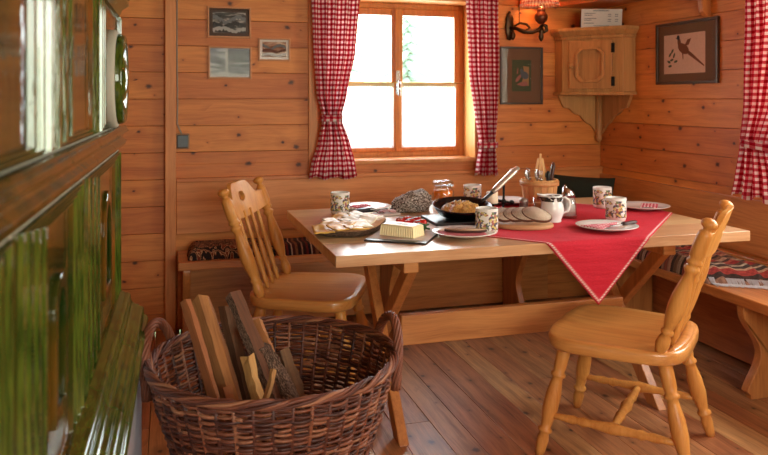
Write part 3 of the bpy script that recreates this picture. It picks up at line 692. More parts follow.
log(at(234,294,2.33), at(280,405,2.13), [(-.028,-.014),(.028,-.02),(.03,.012),(-.026,.02)], FD, 'dark log with bark edges sticking up in the middle of the basket', seed=4, tint=.7, barkside=(0, 1), twist=.35)
log(at(247,357,2.14), at(266,425,2.02), [(-.018,-.016),(.018,-.018),(.02,.016),(-.016,.02)], F2, 'short golden split log in front of the dark log', seed=5, tint=.85, twist=.6)
log(at(257,322,2.34), at(290,400,2.22), [(-.018,-.014),(.018,-.018),(.02,.014),(-.016,.018)], F2, 'pale pointed split log right of the dark log', seed=6, tint=.2, twist=.8)
log(at(262,348,2.24), at(306,424,2.10), [(.032*cos(a)*(1+.1*sin(3*a)), .028*sin(a)) for a in [2*pi*k/9 for k in range(9)]], [m_bark, m_bark], 'round log with rough grey bark lying to the right', seed=7, jag=.012)
log(at(274,368,2.06), at(258,424,2.00), [(-.009,-.007),(.009,-.009),(.010,.007),(-.008,.01)], F2, 'thin bright stick crossing in front of the bark log', seed=8, tint=.4, name='firewood_stick')
log(at(284,352,2.32), at(300,405,2.24), [(-.024,-.02),(.02,-.024),(.026,.02),(-.02,.02)], FD, 'reddish brown log low at the right rear of the basket', seed=9, tint=.15)
log(at(228,386,2.10), at(236,428,2.04), [(-.016,-.012),(.016,-.014),(.018,.012),(-.014,.016)], F2, 'short broken piece at the foot of the tall pale log', seed=10, tint=.95)
log(at(202,345,2.30), at(214,420,2.2), [(-.014,-.014),(.014,-.016),(.016,.014),(-.012,.016)], F2, 'slim log half hidden between the two pale logs', seed=11, tint=.62)
mb = MB(); mb.box((-.03, -.05, 0), (.03, .05, .42), tint=.2); o = obj('wood_block', mb, m_ttop, None, .004, loc=(-.045, 1.86, 0)); o.rotation_euler = (0, 0, .2)
tag(o, 'upright pale wooden block between the stove base and the basket', 'block')

# ------------------------------------------------------------------ curtains
def curtain(name, label, org, U, N, spec, amp=.022, folds=4.5, wfull=.42):
    """spec: list of (z, u0, u1) from top to bottom; cloth hangs in the U/z plane, folds along N"""
    mb = MB(); U = Vector(U); N = Vector(N); org = Vector(org); nu = 96; rows_ = []
    zs = []
    for (za, a0, a1), (zb, b0, b1) in zip(spec[:-1], spec[1:]):
        k = max(2, int((za-zb)/.03))
        for j in range(k): f = j/k; f2 = f*f*(3-2*f)*.4+f*.6; zs.append((za+(zb-za)*f, a0+(b0-a0)*f2, a1+(b1-a1)*f2))
    zs.append(spec[-1]); vs = []; uvs = []
    for j, (z, u0, u1) in enumerate(zs):
        wd = u1-u0; am = amp*min(1.5, .75*wfull/max(wd, .1)*.6)
        for i in range(nu+1):
            s_ = i/nu; a = s_*folds*2*pi+.35*sin(z*5)+noise.noise(Vector((s_*3, z*1.6, 3)))*1.6
            dd = am*sin(a)+.006*noise.noise(Vector((s_*9, z*4, 9)))
            du = am*.35*cos(a)*.6
            zz = z+(.010*sin(a*.5)+.012*noise.noise(Vector((s_*4, 0, 5))) if j == len(zs)-1 else 0)
            vs.append(org+U*(u0+wd*s_+du*(0 if i in (0, nu) else 1))+N*dd+Vector((0,0,zz)))
            uvs.append((s_*wfull, z))
    fs = [(j*(nu+1)+i, j*(nu+1)+i+1, (j+1)*(nu+1)+i+1, (j+1)*(nu+1)+i) for j in range(len(zs)-1) for i in range(nu)]
    mb.add(vs, fs, 0., 0, True, uvs)
    r = thing(name, label, 'curtain', (0, 0, 0)); r.location = org+Vector((0, 0, spec[-1][0]))
    o = obj('cloth', off(mb, -r.location), m_ging, r, fix=False); md = o.modifiers.new('solid', 'SOLIDIFY'); md.thickness = .0015
    return r
def tie(parent, c, U, N, hw, z, thick=.034, hh=.022, slope=0.):
    mb = MB(); U = Vector(U); N = Vector(N); n_ = 32; vs = []; uvs = []
    for j in range(3):
        for k in range(n_+1):
            a = 2*pi*k/n_; vs.append(Vector(c)+U*(hw*cos(a))+N*(thick*sin(a))+Vector((0,0,z+(j-1)*hh*(.8)+slope*cos(a)))); uvs.append((k/n_*.3, j*hh*.8))
    mb.add(vs, [(j*(n_+1)+k, j*(n_+1)+k+1, (j+1)*(n_+1)+k+1, (j+1)*(n_+1)+k) for j in range(2) for k in range(n_)], 0, 0, True, uvs)
    o = obj('tie_band', off(mb, -parent.location), m_ging, parent, fix=False); md = o.modifiers.new('solid', 'SOLIDIFY'); md.thickness = .003
G = 'red and white gingham curtains'
r = curtain('gingham_curtain', 'red gingham curtain tied back at the left of the back window', (0, 4.27, 0), (1,0,0), (0,-1,0), [(2.05, .80, 1.13), (1.9, .805, 1.095), (1.6, .815, 1.07), (1.35, .835, 1.02), (1.22, .868, .985), (1.19, .868, .985), (1.05, .84, 1.035), (.94, .805, 1.065), (.85, .79, 1.08)])
r['group'] = G; tie(r, (.926, 4.27, 0), (1,0,0), (0,-1,0), .064, 1.205)
r = curtain('gingham_curtain', 'red gingham curtain tied back at the right of the back window', (0, 4.27, 0), (1,0,0), (0,-1,0), [(2.05, 1.785, 2.01), (1.9, 1.785, 2.004), (1.5, 1.80, 2.004), (1.2, 1.845, 2.0), (1.045, 1.872, 1.992), (1.015, 1.872, 1.992), (.93, 1.86, 2.0), (.84, 1.845, 2.008)], folds=4.0, wfull=.34)
r['group'] = G; tie(r, (1.932, 4.27, 0), (1,0,0), (0,-1,0), .066, 1.03)
r = curtain('gingham_curtain', 'red gingham curtain tied back on the right wall window', (2.69, 0, 0), (0,-1,0), (-1,0,0), [(2.05, -2.93, -2.5), (1.8, -2.93, -2.52), (1.3, -2.94, -2.62), (1.12, -2.95, -2.72), (1.08, -2.955, -2.72), (.94, -3.00, -2.64), (.84, -3.03, -2.6)], folds=6.5, wfull=.62)
r['group'] = G; tie(r, (2.69, 2.835, 0), (0,-1,0), (-1,0,0), .13, 1.10, slope=-.01)
# curtain rods
mb = MB(); mb.tube([(.76, 4.27, 2.055), (2.06, 4.27, 2.055)], .011, 10); 
for x in (.79, 2.03): mb.tube([(x, 4.27, 2.055), (x, 4.36, 2.055)], .008, 8)
tag(obj('curtain_rod', mb, m_brass), 'thin curtain rod over the back window', 'rod')
mb = MB(); mb.tube([(2.69, 1.35, 2.055), (2.69, 3.02, 2.055)], .011, 10)
for y in (1.40, 2.99): mb.tube([(2.69, y, 2.055), (2.8, y, 2.055)], .008, 8)
tag(obj('curtain_rod', mb, m_brass), 'thin curtain rod over the right wall window', 'rod')
# cafe curtain across the lower half of the back window
ct = thing('cafe_curtain', 'sheer white half curtain with a lace top across the back window', 'curtain', (1.46, 4.51, 1.0)); L = -Vector(ct.location)
mb = MB(); mb.tube([(.97, 4.515, 1.425), (1.872, 4.515, 1.425)], .004, 8); obj('rod', off(mb, L), m_brass, ct)
m_lace = plain('lace', (206, 196, 156), .9)  # darker, yellowish tone of backlit lace put into the colour
for (xa, xb) in ((1.012, 1.388), (1.440, 1.815)):
    mb = MB(); vs = []; nu = 60
    for j in range(13):
        z = 1.422-.415*j/12
        for i in range(nu+1): s_ = i/nu; vs.append((xa+(xb-xa)*s_, 4.520+.003*sin(s_*40)+.003*noise.noise(Vector((s_*5, z*3, 1))), z))
    mb.add(vs, [(j*(nu+1)+i, j*(nu+1)+i+1, (j+1)*(nu+1)+i+1, (j+1)*(nu+1)+i) for j in range(12) for i in range(nu)], 0, 0, True)
    obj('cloth', off(mb, L), m_sheer, ct, fix=False)
    mb = MB(); nk = 21; wk = (xb-xa)/nk
    for k in range(nk):
        x = xa+k*wk; mb.add([(x, 4.512, 1.422), (x+wk, 4.512, 1.422), (x+wk, 4.512, 1.405), (x+wk*.75, 4.512, 1.396), (x+wk*.5, 4.512, 1.384), (x+wk*.25, 4.512, 1.396), (x, 4.512, 1.405)], [(0,1,2,3,4,5,6)])
    obj('lace_trim', off(mb, L), m_lace, ct, fix=False)

# ------------------------------------------------------------------ pictures on the walls
def mountain_mat(name, cols, seed):
    n = NT(name); tc = n.n('TexCoord'); mp = n.n('Mapping', {'Vector': tc.outputs['Object'], 'Location': (seed, seed*.7, seed*.3), 'Scale': (9., 9., 26.)})
    nz = n.n('TexNoise', {'Vector': mp.outputs[0], 'Scale': 1.5, 'Detail': 5., 'Distortion': .7})
    k = len(cols); n.set(Base_Color=n.ramp(nz.outputs[0], [(.36+.28*i/(k-1), S(c_)) for i, c_ in enumerate(cols)]), Roughness=.6); return n.m
m_ph1 = mountain_mat('mountain_photo', [(18, 16, 18), (60, 56, 56), (170, 164, 160)], 3.1)
m_ph2 = mountain_mat('winter_photo', [(70, 74, 82), (116, 122, 130), (176, 180, 186)], 8.3)
m_ph3 = mountain_mat('sepia_photo', [(78, 46, 34), (150, 104, 80), (214, 184, 160)], 5.7)
m_lframe = wood('light_frame', (206, 140, 84), (170, 104, 56), 0, rough=.4)
m_mat_brown = plain('brown_mount', (70, 52, 42), .8); m_mat_grey = plain('grey_mount', (106, 76, 54), .8)
m_pwhite = plain('paper_white', (214, 206, 200), .8); m_pgrey2 = plain('faded_paper', (168, 166, 166), .8)
def picture(name, label, org, U, W_, H_, N, fw, mframe, mount, inner, m_in, parts=None, glass=True, group=None, tilt=0):
    """org: lower-left corner on the wall"""
    U = Vector(U); N = Vector(N); Z = Vector((0,0,1)); r = thing(name, label, 'picture', org, 0, group)
    def bx(mb, a, b, p, q, d0, d1, mi=0):
        vs = [U*x+Z*z+N*d for z in (p, q) for x, d in ((a, d0), (b, d0), (b, d1), (a, d1))]
        mb.add(vs, [(0,3,2,1),(4,5,6,7),(0,1,5,4),(1,2,6,5),(2,3,7,6),(3,0,4,7)], .3, mi)
    mb = MB(); bx(mb, 0, fw, 0, H_, .001, .018); bx(mb, W_-fw, W_, 0, H_, .001, .018); bx(mb, fw, W_-fw, 0, fw, .001, .018); bx(mb, fw, W_-fw, H_-fw, H_, .001, .018); obj('picture_frame', mb, mframe, r, .002)
    mb = MB(); bx(mb, fw, W_-fw, fw, H_-fw, .002, .006); obj('mount', mb, mount, r)
    a, b, p, q = inner; mb = MB(); bx(mb, a, b, p, q, .006, .0072); im = obj('print', mb, m_in, r)
    if parts: parts(r, U, Z, N)
    if glass: mb = MB(); bx(mb, fw, W_-fw, fw, H_-fw, .0125, .0135); obj('glass', mb, m_pglass, r)
    return r
def ridge(mat_dark, x0, x1, z0, z1, d=.0074, seed=0):
    def f(r, U, Z, N):
        rnd = random.Random(seed)
        for lay in range(3):
            n_ = 22; ph = rnd.uniform(0, 6); base_ = z0+(z1-z0)*(.52-.2*lay)
            top = [(x0+(x1-x0)*k/n_, base_+(z1-z0)*(.26-.05*lay)*abs(sin(k/n_*4.2+ph))*(1 if lay else 1.2)+rnd.uniform(0, .006)) for k in range(n_+1)]
            low = [(p[0], max(z0, p[1]-(z1-z0)*(.10+.12*abs(sin(k*1.3+ph))))) for k, p in enumerate(top)][::-1]
            mb = MB(); mb.prism([top+low], lambda u, v, w: U*u+Z*v+N*(d+lay*.0004+.0003*w)); obj('mountain_ridge', mb, (m_pgrey, mat_dark, m_pgrey2)[lay], r)
    return f
m_pdark = plain('ink_black', (38, 36, 38), .8); m_psep = plain('ink_sepia', (96, 58, 44), .8); m_pgrey = plain('ink_grey', (104, 108, 114), .8)
picture('framed_photograph', 'framed black and white mountain photograph, upper of the two at left', (.212, YW, 1.675), (1,0,0), .248, .18, (0,-1,0), .010, m_lframe, m_mat_brown, (.03, .218, .028, .148), m_ph1, ridge(m_pdark, .03, .218, .028, .148, seed=3), group='small framed photographs')
def panels(r, U, Z, N):
    for (a, b, p, q, m_) in ((.012, .098, .03, .178, m_ph2), (.112, .236, .095, .176, plain('dark_winter_print', (92, 94, 100), .8)), (.112, .236, .03, .088, m_ph2)):
        mb = MB(); vs = [U*x+Z*z+N*.0085 for x, z in ((a, p), (b, p), (b, q), (a, q))]; mb.add(vs, [(0,1,2,3)]); obj('print', mb, m_, r, fix=False)
    mb = MB(); top = [(.112+.124*k/16, .125+.032*sin(k/16*pi)+.004*sin(k*2.1)) for k in range(17)]; mb.prism([top+[(p[0], p[1]-.022-.01*sin(k)) for k, p in list(enumerate(top))[::-1]]], lambda u, v, w: U*u+Z*v+N*(.0088+.0003*w)); obj('mountain_ridge', mb, m_pgrey, r)
    mb = MB(); 
    for zz in (.16, .12, .075): mb.prism([[(.014, zz), (.096, zz-.004), (.096, zz-.012), (.06, zz-.020), (.014, zz-.010)]], lambda u, v, w: U*u+Z*v+N*(.0088+.0003*w))
    obj('tree_line', mb, m_pgrey, r)
picture('framed_photograph', 'frame with several grey winter prints, below the mountain photograph', (.216, YW, 1.437), (1,0,0), .248, .188, (0,-1,0), .010, m_lframe, m_pgrey2, (.012, .236, .012, .176), m_pgrey2, panels, group='small framed photographs')
picture('framed_photograph', 'small framed sepia landscape photograph, right of the other two', (.503, YW, 1.545), (1,0,0), .188, .134, (0,-1,0), .009, m_lframe, m_pwhite, (.024, .164, .022, .112), m_ph3, ridge(m_psep, .024, .164, .022, .112, seed=6), group='small framed photographs')
def blob(mb, pts, U, Z, N, d, tint=0.): mb.prism([pts], lambda u, v, w: U*u+Z*v+N*(d+.0006*w), tint)
m_pg = plain('print_green', (66, 74, 50), .8); m_pink = plain('print_rose', (146, 92, 84), .8); m_pb = plain('print_bluegrey', (84, 88, 96), .8); m_ptan = plain('print_tan', (150, 112, 74), .8)
def rooster(r, U, Z, N):
    E_ = lambda cx, cz, a, b, rot=0, n_=16: [(cx+a*cos(q)*cos(rot)-b*sin(q)*sin(rot), cz+a*cos(q)*sin(rot)+b*sin(q)*cos(rot)) for q in [2*pi*k/n_ for k in range(n_)]]
    mb = MB(); blob(mb, [(.15, .13), (.205, .12), (.208, .245), (.165, .25), (.172, .19)], U, Z, N, .0074); obj('backdrop', mb, m_ptan, r)
    mb = MB(); blob(mb, E_(.175, .19, .03, .024, -.5), U, Z, N, .0084); blob(mb, E_(.155, .215, .012, .02, .3), U, Z, N, .0086); obj('wing', mb, m_pb, r)
    mb = MB(); blob(mb, [(.12, .13), (.15, .145), (.19, .15), (.2, .125), (.17, .118), (.15, .12)], U, Z, N, .0082); blob(mb, E_(.13, .17, .03, .011, .9), U, Z, N, .0082); blob(mb, [(.118, .20), (.124, .235), (.128, .24), (.126, .2)], U, Z, N, .0084); obj('bird_body', mb, m_pink, r)
picture('framed_print', 'dark framed print of a bird between the right curtain and the corner', (2.055, YW, 1.285), (1,0,0), .305, .375, (0,-1,0), .012, m_darkframe, m_mat_grey, (.085, .222, .085, .29), m_pg, rooster, group='dark framed bird prints')
def pheasant(r, U, Z, N):
    E_ = lambda cx, cz, a, b, rot=0, n_=18: [(cx+a*cos(q)*cos(rot)-b*sin(q)*sin(rot), cz+a*cos(q)*sin(rot)+b*sin(q)*cos(rot)) for q in [2*pi*k/n_ for k in range(n_)]]
    mb = MB(); blob(mb, E_(.235, .20, .05, .027, -.45), U, Z, N, .0076); blob(mb, E_(.20, .235, .014, .03, .25), U, Z, N, .0078); blob(mb, [(.26, .195), (.275, .165), (.40, .095), (.405, .10), (.30, .175)], U, Z, N, .0076); blob(mb, [(.24, .21), (.27, .25), (.30, .255), (.28, .22)], U, Z, N, .008); blob(mb, [(.225, .175), (.23, .14), (.235, .14), (.235, .175)], U, Z, N, .008); obj('bird_body', mb, plain('pheasant_brown', (112, 62, 36), .8), r)
    mb = MB(); blob(mb, E_(.192, .265, .012, .014, 0), U, Z, N, .0084); blob(mb, [(.182, .268), (.170, .262), (.182, .26)], U, Z, N, .0086); obj('bird_head', mb, m_pdark, r)
    mb = MB()
    for (x, z, a) in ((.12, .17, .8), (.135, .14, .3), (.11, .13, -.4), (.155, .165, 1.2), (.14, .19, .9), (.17, .13, .2), (.12, .105, .1)): blob(mb, E_(x, z, .016, .007, a, 10), U, Z, N, .0076)
    obj('leaves', mb, m_pg, r)
picture('framed_print', 'dark framed pheasant print on the right wall', (XW, 3.75, 1.405), (0,-1,0), .515, .355, (-1,0,0), .016, m_darkframe, m_mat_grey, (.065, .41, .06, .285), plain('print_paper', (206, 170, 152), .8), pheasant, group='dark framed bird prints')

# cord and switch box
t = thing('wall_switch', 'dark square switch box with a grey rim beside the post', 'switch', (.074, YW, 1.035)); 
mb = MB(); mb.box((-.038, -.022, 0), (.038, 0, .088)); obj('back_plate', mb, plain('switch_rim', (150, 120, 96), .5), t, .008)
mb = MB(); mb.box((-.030, -.030, .008), (.030, -.02, .080)); obj('switch_plate', mb, plain('slate_blue_plastic', (62, 72, 84), .35), t, .004)
mb = MB(); mb.tube([(.043, YW-.012, ZC), (.043, YW-.012, 1.6), (.046, YW-.012, 1.3), (.044, YW-.012, 1.18), (.06, YW-.014, 1.14), (.07, YW-.016, 1.118)], .0045, 8)
tag(obj('cable', mb, m_cord), 'thin grey cable running down beside the post to the switch', 'cable')

# ------------------------------------------------------------------ corner cabinet
t = thing('corner_cabinet', 'small pine corner cabinet with an octagonal door panel', 'cabinet', (2.63, 4.18, 1.03)); L = -Vector(t.location)
def plan(d): # pentagon offset outwards
    return [(2.797, 4.357), (2.455-d, 4.357), (2.455-d, 4.265-d*.4), (2.705-d*.4, 3.965-d), (2.797, 3.965-d)]
def slab(mb, d, z0, z1, d2=None, tint=.1):
    a = plan(d); b = plan(d if d2 is None else d2); m = 5; vs = [(p[0], p[1], z0) for p in a]+[(p[0], p[1], z1) for p in b]
    mb.add(vs, [(k, (k+1) % m, m+(k+1) % m, m+k) for k in range(m)]+[tuple(range(m))[::-1], tuple(range(m, 2*m))], tint)
mb = MB(); slab(mb, 0, 1.365, 1.705); obj('body', off(mb, L), m_cab, t, .003)
mb = MB(); slab(mb, .008, 1.705, 1.725); slab(mb, .012, 1.725, 1.755, .035); slab(mb, .038, 1.755, 1.775); obj('cornice', off(mb, L), m_cab, t, .003)
mb = MB(); slab(mb, .014, 1.345, 1.365); obj('base_shelf', off(mb, L), m_cab, t, .004)
A = Vector((2.455, 4.265, 0)); B = Vector((2.705, 3.965, 0)); FU = (B-A).normalized(); FN = Vector((FU.y, -FU.x, 0)); FN = FN if FN.y < 0 else -FN; LW = (B-A).length
def cf(u, z, d): return A+FU*u+FN*d+Vector((0,0,z))
a0, a1, z0, z1 = .05, LW-.062, 1.385, 1.69
dr = MB(); oc = lambda a, b, p, q, c_: [(a+c_, p), (b-c_, p), (b, p+c_), (b, q-c_), (b-c_, q), (a+c_, q), (a, q-c_), (a, p+c_)]
o1 = [(a0, z0), (a1, z0), (a1, z1), (a0, z1)]; o2 = oc(a0+.05, a1-.05, z0+.045, z1-.040, .04)
dr.prism([o1, o2], lambda u, v, w: cf(u, v, .001+.016*w)); door = obj('door', off(dr, L), m_cab, t, .003)
mb = MB(); o3 = oc(a0+.045, a1-.045, z0+.04, z1-.04, .037); o4 = oc(a0+.066, a1-.066, z0+.060, z1-.056, .030); mb.prism([o3, o4], lambda u, v, w: cf(u, v, .010+.020*w)); obj('panel_moulding', off(mb, L), m_cab, door, .003)
mb = MB(); mb.prism([oc(a0+.055, a1-.055, z0+.05, z1-.05, .033)], lambda u, v, w: cf(u, v, .001+.006*w)); obj('panel', off(mb, L), m_cab, door)
mb = MB(); mb.turned(cf(a0+.022, 1.53, .016), cf(a0+.022, 1.53, .04), [(0, .007), (.4, .008), (.6, .015), (.9, .014), (1, .005)], 12); obj('knob', off(mb, L), m_cab, door)
for zz in (1.43, 1.64):
    mb = MB(); mb.turned(cf(a1+.004, zz-.02, .018), cf(a1+.004, zz+.025, .018), [(0, .003), (.1, .006), (.9, .006), (1, .003)], 8); mb.prism([[(a1-.006, zz-.028), (a1+.012, zz-.028), (a1+.012, zz+.030), (a1-.006, zz+.030)]], lambda u, v, w: cf(u, v, .002+.016*w)); obj('hinge', off(mb, L), m_iron, t)
# scalloped brackets on both walls and centre post
def scal(n_=26):
    pts = []
    for k in range(n_+1):
        s_ = k/n_; pts.append((.325*(1-s_)+.0*s_, 1.345-.055*min(1, s_*9)-.215*s_**1.45-.014*abs(sin(s_*pi*4))))
    return pts
for wall in (0, 1):
    lp = scal()+[(0, 1.345)]
    mb = MB()
    if wall == 0: mb.prism([lp], lambda u, v, w: (2.795-u, 4.357-.02*w, v), .2)
    else: mb.prism([lp], lambda u, v, w: (2.797-.02*w, 4.355-u*1.12, v), .6)
    obj('bracket', off(mb, L), m_cab, t, .002)
mb = MB(); mb.turned((2.765, 4.325, 1.03), (2.765, 4.325, 1.345), [(0, .006), (.04, .018), (.10, .022), (.16, .016), (.22, .02), (.3, .022), (1, .022)], 16); obj('centre_post', off(mb, L), m_cab, t)
# card on the cabinet
t = thing('printed_card', 'white printed card leaning on top of the corner cabinet', 'card', (2.645, 4.11, 1.775), radians(-16)); 
M_ = Matrix.Rotation(radians(8), 4, 'X')
mb = MB(); mb.box((-.13, -.001, 0), (.13, .001, .118), M=M_); obj('paper', mb, m_pwhite, t)
mb = MB(); rnd = random.Random(4)
def word(x, z, w_, h_=.005):
    xx = x
    while xx < x+w_: l = rnd.uniform(.004, .009); mb.box((xx, -.0018, z), (min(xx+l, x+w_), -.001, z+h_), M=M_); xx += l+.002
word(-.055, .104, .10, .007)
for z, w_ in ((.088, .07), (.076, .05), (.056, .075), (.045, .045), (.026, .06)): word(-.11, z, w_)
word(-.05, .010, .10, .004)
obj('lettering', mb, m_pgrey, t); mb = MB()
for x in (.04, .085):
    mb = MB()
    for z in (.082, .07, .05, .038): word(x, z, .02)
    obj('price_column', mb, m_pgrey, t)
# corner shelf above and its bracket on the right wall
mb = MB(); mb.prism([[(2.797, 4.357), (2.44, 4.357), (2.44, 4.33), (2.52, 4.05), (2.60, 3.2), (2.60, 2.98), (2.797, 2.98)]], lambda u, v, w: (u, v, 1.925+.028*w), .3)
t = thing('wall_shelf', 'pine shelf running high along the right wall into the corner', 'shelf', (2.7, 3.6, 1.9)); L = -Vector(t.location); obj('board', off(mb, L), m_benchy, t, .003)
mb = MB(); mb.prism([[(0, .165), (.19, .165), (.19, .145), (.14, .135), (.10, .11), (.06, .09), (.05, .03), (.02, .0), (0, 0)]], lambda u, v, w: (2.797-u, 3.30+.035*w, 1.76+v), .2); obj('bracket', off(mb, L), m_tleg, t, .003)

# ------------------------------------------------------------------ oil-lamp style wall light
t = thing('wall_lamp', 'dark bronze oil lamp wall light with a checked shade', 'lamp', (2.12, YW, 1.80)); L = -Vector(t.location)
mb = MB(); mb.lathe((2.12, YW-.012, 1.70), [(.004, 0), (.02, .01), (.028, .05), (.034, .09), (.026, .12), (.03, .14), (.014, .175), (.004, .19)], 16, sq=.4); obj('back_plate', off(mb, L), m_bronze, t)
mb = MB()
mb.tube([(2.12, YW-.02, 1.78), (2.15, YW-.05, 1.775), (2.19, YW-.08, 1.752), (2.24, YW-.10, 1.752), (2.28, YW-.11, 1.765), (2.30, YW-.11, 1.79)], [.011, .012, .015, .016, .014, .012], 10)
mb.tube([(2.14, YW-.04, 1.79), (2.17, YW-.06, 1.81), (2.21, YW-.08, 1.80), (2.225, YW-.09, 1.775), (2.20, YW-.09, 1.765)], [.006, .008, .009, .008, .005], 8)
mb.tube([(2.30, YW-.11, 1.80), (2.33, YW-.11, 1.79), (2.335, YW-.11, 1.76), (2.31, YW-.11, 1.745)], [.01, .012, .011, .006], 8)
mb.lathe((2.295, YW-.11, 1.69), [(.004, 0), (.012, .01), (.018, .03), (.012, .05), (.02, .065), (.01, .09)], 14)
mb.lathe((2.13, YW-.04, 1.70), [(.004, 0), (.012, .01), (.018, .03), (.01, .06)], 14)
obj('arm', off(mb, L), m_bronze, t)
mb = MB(); mb.lathe((2.295, YW-.11, 1.80), [(.012, 0), (.02, .006), (.038, .025), (.043, .045), (.04, .06), (.028, .075), (.024, .085), (.028, .092), (.02, .10), (.004, .104)], 24); obj('oil_bowl', off(mb, L), plain('copper', (104, 58, 38), .35, .7), t)
mb = MB(); mb.lathe((2.295, YW-.11, 1.903), [(.012, 0), (.022, .02), (.02, .05), (.013, .09), (.012, .13), (.010, .13), (.011, .09), (.017, .05), (.018, .02), (.01, .002)], 20); obj('chimney', off(mb, L), m_glass, t)
n = NT('checked_shade'); uvn = n.n('SeparateXYZ', {0: n.n('TexCoord').outputs['UV']})
a = n.math('GREATER_THAN', n.math('FRACT', n.math('MULTIPLY', uvn.outputs[0], 36.)), .6); b = n.math('GREATER_THAN', n.math('FRACT', n.math('MULTIPLY', uvn.outputs[1], 7.)), .6)
c_ = n.mix(n.math('MULTIPLY', n.math('ADD', a, b), .5), S((250, 232, 214)), S((206, 92, 76))); d = n.n('BsdfDiffuse', {'Color': c_}); tl = n.n('BsdfTranslucent', {'Color': c_}); mx = n.n('MixShader', {0: .6}); n.link(d.outputs[0], mx.inputs[1]); n.link(tl.outputs[0], mx.inputs[2]); n.link(mx.outputs[0], n.out.inputs[0])
mb = MB(); nn = 72; vs = []; uvs = []
for j in range(7):
    f = j/6
    for k in range(nn+1):
        a = 2*pi*k/nn; r_ = .125-.06*f+.004*sin(a*18)*(1-f); vs.append((2.27+r_*cos(a), YW-.135+r_*sin(a), 1.915+.15*f)); uvs.append((k/nn, f))
mb.add(vs, [(j*(nn+1)+k, j*(nn+1)+k+1, (j+1)*(nn+1)+k+1, (j+1)*(nn+1)+k) for j in range(6) for k in range(nn)], 0, 0, True, uvs)
sh = obj('lamp_shade', off(mb, L), n.m, t, fix=False); md = sh.modifiers.new('s', 'SOLIDIFY'); md.thickness = .0015
mb = MB(); mb.tube([(2.295, YW-.11, 1.93)]+[(2.27+.06*k, YW-.135, 2.06) for k in (0,)], .002, 6); mb.tube([(2.205, YW-.13, 2.06), (2.335, YW-.14, 2.06)], .002, 6); mb.tube([(2.18, YW-.03, 1.80), (2.18, YW-.03, 2.0), (2.2, YW-.09, 2.06)], .0025, 6); obj('shade_carrier', off(mb, L), m_bronze, t)
l = bpy.data.lights.new('wall_lamp_light', 'POINT'); l.energy = 2.6; l.color = (1, .42, .16); l.shadow_soft_size = .03
lo = bpy.data.objects.new('wall_lamp_light', l); COL.objects.link(lo); lo.location = (2.27, YW-.135, 2.0)

# ------------------------------------------------------------------ textiles on the benches
def rug(name, label, cat, x0, x1, y0, y1, z, mat, th=.018, axis=0, fringe=None, wob=.006, skew=0.):
    nu, nv = 60, 24; mb = MB(); vs = []; uvs = []
    cx, cy = (x0+x1)/2, (y0+y1)/2
    def pt(i, j, top):
        s_, q = i/nu, j/nv; e = min(s_, 1-s_, q*.6, (1-q)*.6)*12; round_ = min(1, e)**.5
        x_ = x0+(x1-x0)*s_+wob*1.6*noise.noise(Vector((q*4, 1, z)))*(1 if s_ > .5 else -1); y_ = y0+(y1-y0)*q+wob*1.6*noise.noise(Vector((s_*5, 2, z)))
        y_ += skew*(1-q)*s_; zz = z+.001 if not top else z+.004+(th*round_+wob*noise.noise(Vector((s_*7, q*3, 4))))*1.
        return (x_, y_, max(zz, z+.001))
    for top in (1, 0):
        for j in range(nv+1):
            for i in range(nu+1): vs.append(pt(i, j, top)); uvs.append((i/nu*(x1-x0)*1., j/nv*(y1-y0)))
    N_ = (nu+1)*(nv+1); fs = [(j*(nu+1)+i, j*(nu+1)+i+1, (j+1)*(nu+1)+i+1, (j+1)*(nu+1)+i) for j in range(nv) for i in range(nu)]
    fs += [tuple(N_+k for k in f[::-1]) for f in fs]
    per = [i for i in range(nu+1)]+[(j)*(nu+1)+nu for j in range(1, nv+1)]+[nv*(nu+1)+i for i in range(nu-1, -1, -1)]+[j*(nu+1) for j in range(nv-1, 0, -1)]
    fs += [(a, N_+a, N_+b, b) for a, b in zip(per, per[1:]+per[:1])]
    mb.add(vs, fs, 0, 0, True, uvs); r = thing(name, label, cat, (cx, cy, z)); obj('weave', off(mb, (-cx, -cy, -z)), mat, r)
    return r
rug('seat_cushion', 'brown and black patterned woven seat pad at the left end of the back bench', 'seat pad', .10, .56, 4.03, 4.30, .46, m_ikat, .06)
rug('seat_cushion', 'dark red striped woven seat pad on the back bench behind the chair', 'seat pad', .575, 1.0, 4.02, 4.29, .46, m_stripe, .05)
r = rug('folded_rug', 'folded striped woven rug with white fringe on the right bench', 'rug', 2.405, 2.70, 2.86, 3.55, .46, m_rug, .075, wob=.02, skew=-.18)
mb = MB(); rnd = random.Random(2)
for k in range(64):
    f = k/63; x_ = 2.415+.28*f; y_ = 2.862-.18*f; l_ = rnd.uniform(.05, .075)
    mb.tube([(x_, y_+.004, .490), (x_+rnd.uniform(-.003, .003), y_-.012, .4655), (x_+rnd.uniform(-.012, .012), y_-l_, .4655)], [.0032, .0034, .0018], 4)
o = obj('fringe', off(mb, (-2.5525, -3.205, -.46)), plain('grey_white_yarn', (186, 182, 188), .9), r)
